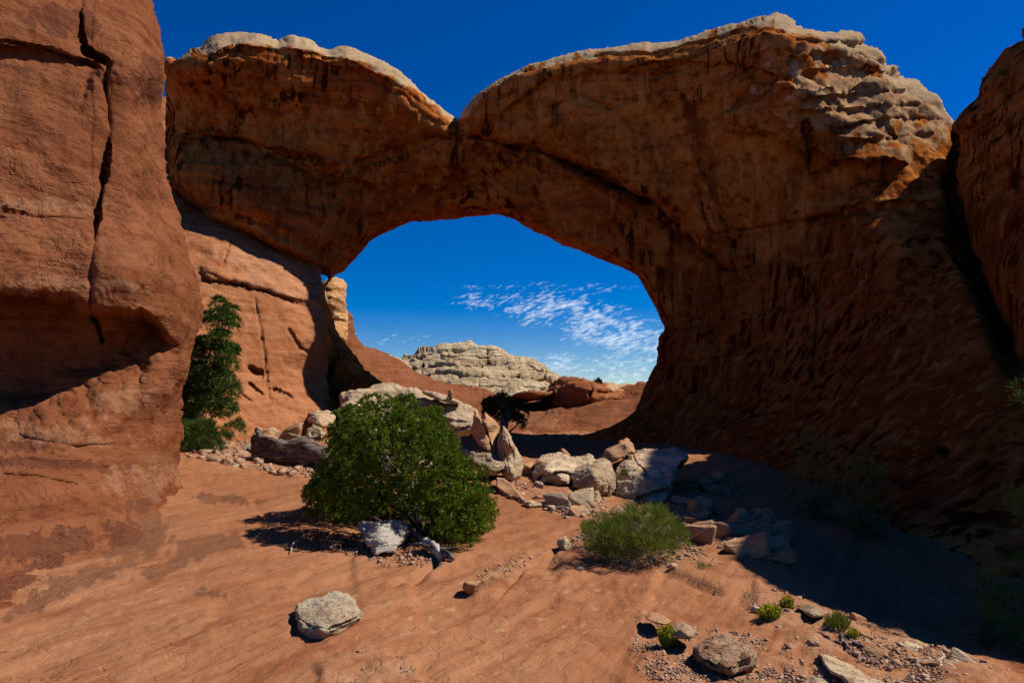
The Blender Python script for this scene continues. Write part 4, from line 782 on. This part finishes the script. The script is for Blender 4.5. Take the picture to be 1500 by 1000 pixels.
# ------------------------------------------------------------------ wood
def tube(pts, rad, seg=10, knob=.15, seed=0, sub=8):
    """tapering bent limb through pts (n,3) with radii"""
    pts = np.array(pts, float); rad = np.array(rad, float); n = len(pts)
    t = np.linspace(0, n-1, (n-1)*sub+1); P = np.column_stack([np.interp(t, np.arange(n), pts[:, k]) for k in range(3)]); r = np.interp(t, np.arange(n), rad)
    if n > 2:
        k = np.array([1, 2, 3, 2, 1.])/9
        for c in range(3):
            e = np.pad(P[:, c], 2, mode='edge'); P[:, c] = np.convolve(e, k, 'valid')
    L = np.linalg.norm(pts[-1]-pts[0]); P = P+fbm(P/L*6+seed, 3)[:, None]*np.array([.02, .02, .03])*L
    T = np.gradient(P, axis=0); T /= np.linalg.norm(T, axis=1, keepdims=True)+1e-9
    up = np.array([.1, .3, 1.]); A = np.cross(T, up); A /= np.linalg.norm(A, axis=1, keepdims=True)+1e-9; B = np.cross(T, A)
    th = np.linspace(0, 2*math.pi, seg, endpoint=False)
    V = P[:, None]+r[:, None, None]*(np.cos(th)[None, :, None]*A[:, None]+np.sin(th)[None, :, None]*B[:, None])*(1+knob*fbm(np.column_stack([np.tile(np.cos(th)*2, len(P)), np.tile(np.sin(th)*2, len(P)), np.repeat(t*.5+seed, seg)]), 3).reshape(len(P), seg, 1)*1.6)
    V = V.reshape(-1, 3); m = len(P); i = np.arange(m-1)[:, None]*seg; j = np.arange(seg)[None]; j2 = (j+1) % seg
    Q = np.stack([i+j, i+j2, i+seg+j2, i+seg+j], -1).reshape(-1, 4)
    V = np.vstack([V, P[:1]-T[:1]*r[0]*.3, P[-1:]+T[-1:]*r[-1]*.5]); c0, c1 = len(V)-2, len(V)-1
    jj = np.arange(seg); T3 = np.vstack([np.column_stack([(jj+1) % seg, jj, np.full(seg, c0)]), np.column_stack([(m-1)*seg+jj, (m-1)*seg+(jj+1) % seg, np.full(seg, c1)])])
    return V, Q, T3
def tubes(name, lst, mat, parent=None, seg=8, knob=.2, sub=8):
    Vs, Qs, Ts, off = [], [], [], 0
    for k, (pts, rad) in enumerate(lst):
        V, Q, T3 = tube(pts, rad, seg, knob, k*3.1, sub); Vs.append(V); Qs.append(Q+off); Ts.append(T3+off); off += len(V)
    return mesh_np(name, np.vstack(Vs), [np.vstack(Qs), np.vstack(Ts)], mat, parent=parent)
def LW(*a): return [W(*p) for p in a]
o = tubes('fallen_log', [(LW((372, 642, 17.6), (386, 652, 17.3), (410, 664, 17), (450, 672, 16.6), (492, 682, 16.2)), (.10, .22, .30, .32, .30)), (LW((388, 654, 17.2), (382, 640, 17.3), (376, 630, 17.4)), (.12, .07, .03)), (LW((390, 652, 17.1), (398, 643, 17), (408, 650, 17)), (.1, .06, .03)), (LW((455, 672, 16.4), (452, 684, 16.2), (456, 694, 16.1)), (.1, .08, .05)), (LW((395, 662, 17), (375, 668, 16.9), (360, 672, 16.9)), (.09, .06, .03))], LOGM, seg=18, knob=.5, sub=14)
tag(o, 'thick weathered dead log lying in shade left of the round juniper', 'log')
g = [hit(*p)+np.array([0, 0, .03]) for p in [(1166, 929), (1185, 932), (1203, 933), (1220, 945), (1233, 950)]]
g2 = [hit(*p)+np.array([0, 0, .03]) for p in [(1230, 922), (1234, 938), (1237, 950), (1248, 964)]]
g3 = [hit(*p)+np.array([0, 0, .035]) for p in [(1236, 932), (1252, 950), (1268, 957), (1288, 967)]]
g4 = [hit(*p)+np.array([0, 0, .03]) for p in [(1264, 957), (1266, 967), (1278, 976)]]
g5 = [hit(*p)+np.array([0, 0, .03]) for p in [(1268, 964), (1262, 970), (1256, 975)]]
o = tubes('dead_branch', [(g, (.006, .010, .012, .014, .008)), (g2, (.012, .016, .014, .006)), (g3, (.012, .016, .014, .006)), (g4, (.010, .009, .005)), (g5, (.008, .006, .004))], LOGM, seg=7)
tag(o, 'forked grey dead branch on the gravel beside the green tuft', 'branch')
o = tubes('twig', [([hit(*p)+np.array([0, 0, .02]) for p in [(1358, 971), (1372, 972), (1384, 967), (1380, 960)]], (.006, .010, .010, .005))], WHITEW, seg=7); tag(o, 'curved white twig near the pink wedge of rock', 'twig')
o = tubes('driftwood_stick', [([hit(798, 744)+np.array([0, 0, .05]), hit(830, 750)+np.array([0, 0, .05]), hit(862, 756)+np.array([0, 0, .06])], (.02, .03, .02))], WHITEW, seg=7); tag(o, 'thin bleached stick lying below the white triangular stone', 'stick')
o = tubes('twig', [([hit(424, 806)+np.array([0, 0, .03]), hit(430, 802)+np.array([0, 0, .06]), hit(437, 797)+np.array([0, 0, .05])], (.010, .014, .008)), ([hit(428, 804)+np.array([0, 0, .03]), hit(426, 812)+np.array([0, 0, .02])], (.008, .005))], WHITEW, seg=6); tag(o, 'small pale twig on slickrock left of the juniper shadow', 'twig')
b0 = hit(650, 822)
o = tubes('dead_stump', [([hit(622, 806)+np.array([0, 0, .1]), hit(636, 814)+np.array([0, 0, .1]), hit(648, 822)+np.array([0, 0, .05])], (.05, .055, .05))], WHITEW, seg=10, knob=.4); tag(o, 'short bleached piece of wood below the juniper branches', 'wood')
o = tubes('dead_branch', [([hit(640, 812)+np.array([0, 0, .06]), hit(652, 822)+np.array([0, 0, .08]), hit(664, 826)+np.array([0, 0, .05])], (.03, .05, .03)), ([hit(600, 808)+np.array([0, 0, .1]), hit(640, 818)+np.array([0, 0, .1]), hit(672, 816)+np.array([0, 0, .12])], (.02, .02, .01))], BARK, seg=8, knob=.5); tag(o, 'dark broken branch behind the bleached wood under the juniper', 'branch')

# ------------------------------------------------------------------ plants
def sample_volume(outline, Yc, T, n, r_, shell=.5, R=None):
    """points inside the volume whose silhouette is outline and whose half depth is T metres"""
    poly = np.array(outline, float); lo, hi = poly.min(0), poly.max(0)
    q = r_.uniform(lo, hi, (n*3, 2)); q = q[inside(q, poly)][:n]
    d, _, _, _ = seg_dist(q, poly); R = R or .45*min(hi-lo)
    h = np.sqrt(np.clip(1-(1-np.clip(d/R, 0, 1))**2, 0, 1))
    u = r_.uniform(-1, 1, len(q)); u = np.sign(u)*np.abs(u)**shell
    return W(q[:, 0], q[:, 1], Yc+u*h*T), np.column_stack([np.zeros(len(q)), u*h, np.zeros(len(q))]), q
def leaves(C, dirs, L, Wd, r_):
    """leaf diamonds: centre line from C along dirs"""
    n = len(C); side = np.cross(dirs, r_.normal(size=(n, 3))); side /= np.linalg.norm(side, axis=1, keepdims=True)+1e-9
    L = L[:, None]; Wd = Wd[:, None]
    V = np.stack([C, C+dirs*L*.5+side*Wd, C+dirs*L, C+dirs*L*.5-side*Wd], 1)
    return V.reshape(-1, 3), (np.arange(n)[:, None]*4+np.arange(4)[None])
def foliage(name, outline, Yc, T, npuff, nspr, pr, sl, sw, mat, parent, seed, up=.4, shell=.6, gap=.0, gk=None):
    r_ = np.random.default_rng(seed)
    C, o_, q = sample_volume(outline, Yc, T, npuff, r_, shell)
    if gap: k = fbm(C*(gk or (3./T if T > .6 else 2.5)), 3) > gap; C, o_ = C[k], o_[k]
    ctr = C.mean(0); n = len(C)
    outw = (C-ctr); outw /= np.linalg.norm(outw, axis=1, keepdims=True)+1e-9
    D = r_.normal(size=(n, nspr, 3)); D /= np.linalg.norm(D, axis=2, keepdims=True)
    D = D+outw[:, None]*.55+np.array([0, 0, up]); D /= np.linalg.norm(D, axis=2, keepdims=True)
    ps = r_.uniform(.6, 1.3, (n, 1, 1))*pr
    B = C[:, None]+D*ps*r_.uniform(.35, 1., (n, nspr, 1))*np.array([1, 1, .85])
    m = n*nspr
    V, Fq = leaves(B.reshape(-1, 3), D.reshape(-1, 3), sl*r_.uniform(.6, 1.3, m), sw*r_.uniform(.7, 1.3, m), r_)
    return mesh_np(name, V, Fq, mat, parent=parent, smooth=False), C
def lobed(name, outline, Yc, T, nl, lr, npf, nspr, pr, sl, sw, mat, parent, seed, up=.4, shell=.5, flat=.8, extra=()):
    """foliage grown as billowing clumps: lobes, tufts on each lobe's skin, sprigs in each tuft"""
    r_ = np.random.default_rng(seed)
    L_, _, q = sample_volume(outline, Yc, T, int(nl*1.9), r_, shell)
    dq = seg_dist(q, outline)[0]; ok = dq > r_.uniform(.05, .9, len(q))*lr*1000/Yc; L_ = L_[ok][:nl]
    if len(extra): L_ = np.vstack([L_, np.array(extra)])
    n = len(L_); ctr = L_.mean(0); out = L_-ctr; out /= np.linalg.norm(out, axis=1, keepdims=True)+1e-9
    rad = lr*r_.uniform(.55, 1.25, (n, 1, 1))
    D = r_.normal(size=(n, npf, 3)); D /= np.linalg.norm(D, axis=2, keepdims=True); D = D+out[:, None]*.5+np.array([0, 0, .35]); D /= np.linalg.norm(D, axis=2, keepdims=True)
    C = (L_[:, None]+D*rad*r_.uniform(.75, 1.1, (n, npf, 1))*np.array([1, 1, flat])).reshape(-1, 3); O = D.reshape(-1, 3)
    m = len(C); E = r_.normal(size=(m, nspr, 3)); E /= np.linalg.norm(E, axis=2, keepdims=True); E = E+O[:, None]*.7+np.array([0, 0, up]); E /= np.linalg.norm(E, axis=2, keepdims=True)
    B = C[:, None]+E*pr*r_.uniform(.1, 1., (m, nspr, 1))*r_.uniform(.6, 1.3, (m, 1, 1))
    k = m*nspr
    V, Fq = leaves(B.reshape(-1, 3), E.reshape(-1, 3), sl*r_.uniform(.6, 1.3, k), sw*r_.uniform(.7, 1.3, k), r_)
    return mesh_np(name, V, Fq, mat, parent=parent, smooth=False), L_
def empty(name, loc, label, cat, group=None):
    o = bpy.data.objects.new(name, None); scene.collection.objects.link(o); o.location = Vector(loc); o.empty_display_size = .2
    return tag(o, label, cat, group)
def limbs(base, C, n, r0, r_, parent, mat=BARK, name='trunk', nb=2, spread=.3):
    lst = []
    idx = r_.choice(len(C), n)
    for i in idx:
        e = C[i]; mid = base*.55+e*.45+r_.normal(size=3)*spread*np.array([.5, .5, .2]); mid[2] = max(mid[2], base[2]+.05)
        lst.append(([base+r_.normal(size=3)*r0*.6, mid, e], (r0, r0*.6, r0*.15)))
    return tubes(name, lst, mat, parent, seg=7, knob=.3, sub=6)
rj = np.random.default_rng(21)
# the round juniper
JO = [(497, 606), (520, 590), (560, 584), (585, 586), (605, 578), (622, 594), (640, 604), (662, 618), (668, 642), (676, 660), (690, 680), (708, 690), (719, 706), (712, 722), (717, 752), (705, 762), (706, 780), (688, 795), (672, 802), (655, 795), (640, 770), (615, 768), (590, 764), (560, 752), (545, 748), (540, 756), (520, 757), (495, 750), (478, 758), (450, 735), (443, 710), (462, 700), (475, 690), (478, 660), (470, 645), (492, 630)]
base = hit(612, 800)
t = empty('juniper_bush', base, 'big round bright green juniper growing in front of the largest pale boulder', 'juniper')
f, C = lobed('foliage', JO, 9.6, 1.3, 430, .145, 18, 26, .034, .028, .0075, JUN, t, 1, up=.5, shell=.38)
lobed('foliage', [(625, 598), (606, 576), (594, 580), (570, 590), (600, 640)], 9.5, .4, 10, .09, 20, 26, .036, .028, .0075, JUN, t, 2)
lobed('foliage', [(445, 712), (480, 700), (540, 735), (545, 765), (500, 768), (462, 765), (448, 740)], 9.3, .9, 48, .13, 18, 24, .036, .028, .0075, JUN, t, 40)
lobed('foliage', [(610, 735), (680, 715), (722, 730), (708, 790), (672, 808), (640, 795)], 8.7, .6, 48, .13, 18, 24, .034, .026, .007, JUN, t, 41)
limbs(base+np.array([0, .5, 0]), C, 10, .03, rj, t, spread=.35)
tubes('dead_limb', [([W(560, 780, 8.8), W(600, 770, 8.7), W(625, 800, 8.5)], (.02, .03, .04))], BARK, t, seg=8, knob=.4)
# the tall juniper behind the tower
JT = [(308, 436), (318, 433), (326, 446), (340, 458), (349, 462), (347, 480), (338, 490), (348, 500), (342, 518), (348, 536), (338, 546), (348, 560), (350, 572), (340, 586), (346, 604), (330, 612), (318, 600), (300, 610), (296, 625), (262, 640), (250, 600), (262, 540), (280, 500), (296, 480), (300, 455)]
base = hit(290, 655)+np.array([-.5, 0, 0])
t = empty('juniper_tree', base, 'tall narrow green juniper partly hidden behind the red tower', 'juniper')
f, C = lobed('foliage', JT, 20., 1.0, 120, .24, 22, 22, .09, .07, .014, PIN, t, 3, up=.5, shell=.6)
limbs(base, C, 30, .05, rj, t, spread=.5)
t = empty('brush', hit(290, 668), 'feathery green brush at the foot of the tall juniper, against the red tower', 'bush')
def stems(name, outline, Yc, T, base, n, mat, parent, seed, wd=.006, spread=.3, curve=.2, leaf=None, start=.25):
    """many thin stems rising from the base area to points in the bush volume"""
    r_ = np.random.default_rng(seed); E, _, q = sample_volume(outline, Yc, T, n, r_, .8)
    n = len(E); ctr = np.array(base)
    B = ctr+(E-ctr)*np.array([.55, .55, 0])*r_.uniform(.5, 1.1, (n, 1))+r_.normal(size=(n, 3))*np.array([spread, spread, 0])*.15
    B[:, 2] = H(B[:, 0], B[:, 1])
    S = B+(E-B)*r_.uniform(start, .93, (n, 1)); D = E-S; D = D+(np.array([0, 0, .15])+r_.normal(size=(n, 3))*.55)*np.linalg.norm(D, axis=1, keepdims=True); L = np.linalg.norm(D, axis=1); D /= L[:, None]+1e-9
    V, Fq = leaves(S, D, L, wd*r_.uniform(.6, 1.4, n), r_)
    return mesh_np(name, V, Fq, mat, parent=parent, smooth=False), E
lobed('stems', [(255, 680), (255, 625), (285, 610), (305, 620), (335, 632), (322, 658), (302, 672), (280, 680)], 17.8, .6, 46, .2, 20, 26, .08, .10, .0045, PIN, t, 5, up=1.0)
t = empty('brush', hit(345, 640), 'tiny green tuft among the rubble stones right of the tall juniper', 'bush')
lobed('stems', [(328, 640), (330, 620), (345, 614), (360, 618), (356, 638)], 20.5, .3, 12, .12, 14, 20, .06, .09, .004, PIN, t, 6, up=1.0)
# wide green bush on the sand
EO = [(862, 765), (880, 758), (900, 764), (925, 748), (940, 758), (955, 752), (975, 768), (985, 764), (1000, 780), (1006, 792), (1000, 806), (982, 812), (962, 822), (945, 832), (925, 818), (905, 822), (885, 815), (872, 806), (862, 790)]
base = hit(930, 822)
t = empty('mormon_tea_bush', base, 'wide feathery green bush on the sunlit sand beside the shadow edge', 'bush')
lobed('green_stems', EO, 8.1, .6, 60, .13, 16, 22, .05, .085, .0026, BUSH, t, 7, up=.9, shell=.7)
for s, m, nn, w in ((8, DRY, 700, .003),):
    stems('dry_stems', EO, 8.1, .55, base, nn, m, t, s, w, .7, start=.68 if s == 7 else .0)
for (nm, lab, poly, Y, T, n, mat, seed, wd) in [
    ('shrub', 'small grey green tuft on the ledge right of the wide green bush', [(1022, 838), (1020, 826), (1026, 820), (1034, 823), (1042, 832), (1038, 844), (1028, 846)], 7.4, .12, 420, BUSH, 9, .003),
    ('rabbitbrush', 'bright yellow flowering bush at the left end of the gravel, front one of two', [(1110, 903), (1110, 892), (1118, 886), (1130, 884), (1142, 888), (1145, 900), (1136, 910), (1122, 908)], 5.75, .12, 900, YEL, 10, .004),
    ('rabbitbrush', 'smaller yellow green bush just behind the front yellow one', [(1141, 888), (1144, 878), (1152, 872), (1162, 876), (1164, 888), (1156, 896)], 6.15, .1, 600, YEL, 11, .004),
    ('rabbitbrush', 'yellow bush squeezed between the two flat slabs', [(964, 932), (964, 922), (970, 916), (980, 914), (988, 924), (988, 940), (976, 940)], 5.0, .08, 600, YEL, 12, .0032),
    ('grass_tuft', 'dark green spiky tuft on the gravel above the forked dead branch', [(1203, 912), (1208, 898), (1220, 890), (1236, 893), (1250, 904), (1246, 918), (1230, 920), (1214, 918)], 5.55, .15, 700, BUSH, 13, .003),
    ('rabbitbrush', 'small yellow tuft right of the dark green spiky tuft', [(1240, 934), (1240, 924), (1248, 918), (1258, 926), (1258, 936), (1248, 940)], 5.3, .07, 360, YEL, 14, .0035),
    ('shrub', 'tiny green sprig growing on the big half shaded boulder', [(908, 696), (906, 686), (914, 684), (922, 690), (918, 700)], 13.6, .12, 220, BUSH, 15, .006),
    ('shrub', 'tiny bush on the skyline of the red rock dome', [(868, 562), (870, 554), (877, 551), (883, 556), (884, 562)], 54., .3, 160, JUND, 16, .05),
    ('shrub', 'small dry tuft growing high on the dark fin at the right edge', [(1462, 112), (1462, 100), (1470, 96), (1476, 104), (1474, 112)], 20.6, .2, 200, BUSH, 17, .015),
]:
    lo = min(p[0] for p in poly); hi = max(p[0] for p in poly); yb = max(p[1] for p in poly)
    b = W((lo+hi)/2, yb, Y); hz = H(b[0], b[1])[0]
    t = empty(nm, (b[0], b[1], hz if Y < 12 else b[2]), lab, 'bush')
    r_ = np.random.default_rng(seed); E, _, q = sample_volume(poly, Y, T, n, r_, .8)
    B = np.array([b[0], b[1], hz if Y < 12 else b[2]])+(E-b)*np.array([.5, .5, 0]); S = B+(E-B)*r_.uniform(.1, .8, (len(E), 1)); D = E-S; L = np.linalg.norm(D, axis=1); D /= L[:, None]
    V, Fq = leaves(S, D, L, wd*r_.uniform(.6, 1.4, len(E)), r_); mesh_np('stems', V, Fq, BUSH if mat is YEL else mat, parent=t, smooth=False)
    if mat is YEL:
        D = r_.normal(size=(len(E), 3)); D[:, 2] = abs(D[:, 2]); D /= np.linalg.norm(D, axis=1, keepdims=True)
        k = r_.random(len(E)) < .75
        V, Fq = leaves(E[k], D[k], np.full(k.sum(), .018), np.full(k.sum(), .006), r_); mesh_np('flowers', V, Fq, YEL, parent=t, smooth=False)
# dark juniper beyond the standing slabs
base = np.array(W(738, 640, 24))
t = empty('juniper_bush', base, 'dark juniper standing in shade beyond the two standing slabs', 'juniper')
f, C = lobed('foliage', [(704, 590), (712, 582), (722, 586), (735, 579), (748, 582), (755, 592), (766, 604), (766, 625), (750, 618), (730, 615), (712, 606)], 26, .6, 60, .2, 16, 16, .08, .07, .016, JUND, t, 18)
limbs(base, C, 12, .05, rj, t, spread=.3)
# tree at the right edge
base = np.array([5.6, 6.2, -1.9])
t = empty('pinyon_tree', base, 'dark green conifer in the shadow cut off by the right edge', 'conifer')
f, C = foliage('foliage', [(1425, 905), (1432, 870), (1430, 845), (1460, 838), (1490, 850), (1500, 820), (1560, 800), (1620, 860), (1650, 980), (1600, 1040), (1500, 1010), (1480, 985), (1450, 960), (1440, 930)], 6.0, .8, 330, 40, .07, .06, .004, PIN, t, 19, up=.4)
foliage('foliage', [(1488, 570), (1500, 560), (1600, 540), (1640, 640), (1560, 660), (1510, 610), (1490, 585)], 6.3, .6, 90, 40, .07, .06, .004, PIN, t, 20, up=.5)
foliage('foliage', [(1478, 722), (1500, 708), (1600, 700), (1620, 780), (1540, 790), (1490, 752)], 6.2, .6, 100, 40, .07, .06, .004, PIN, t, 22, up=.5)
limbs(base, C, 14, .06, rj, t, spread=.3)
tubes('trunk', [([base, base+np.array([.1, .1, 1.5]), base+np.array([0, .1, 2.6])], (.10, .07, .03))], BARK, t)
for k, (poly, Y, lab) in enumerate([([(1150, 720), (1160, 660), (1190, 625), (1215, 650), (1225, 700), (1240, 760), (1200, 800), (1170, 790)], 12.5, 'thin leafy shrub in deep shade, left one of two against the right wall'), ([(1235, 760), (1240, 700), (1260, 655), (1290, 670), (1300, 720), (1290, 790), (1250, 800)], 11.5, 'thin leafy shrub in deep shade, right one of two against the right wall')]):
    xs = [p[0] for p in poly]; b = W(sum(xs)/len(xs), 800, Y); b[2] = H(b[0], b[1])[0]
    t = empty('shrub', b, lab, 'shrub')
    f, C = foliage('leaves', poly, Y, .6, 150, 26, .12, .045, .012, SHRUB, t, 30+k, up=.5)
    limbs(b, C, 26, .018, rj, t, SHRUB, 'twigs', spread=.2)
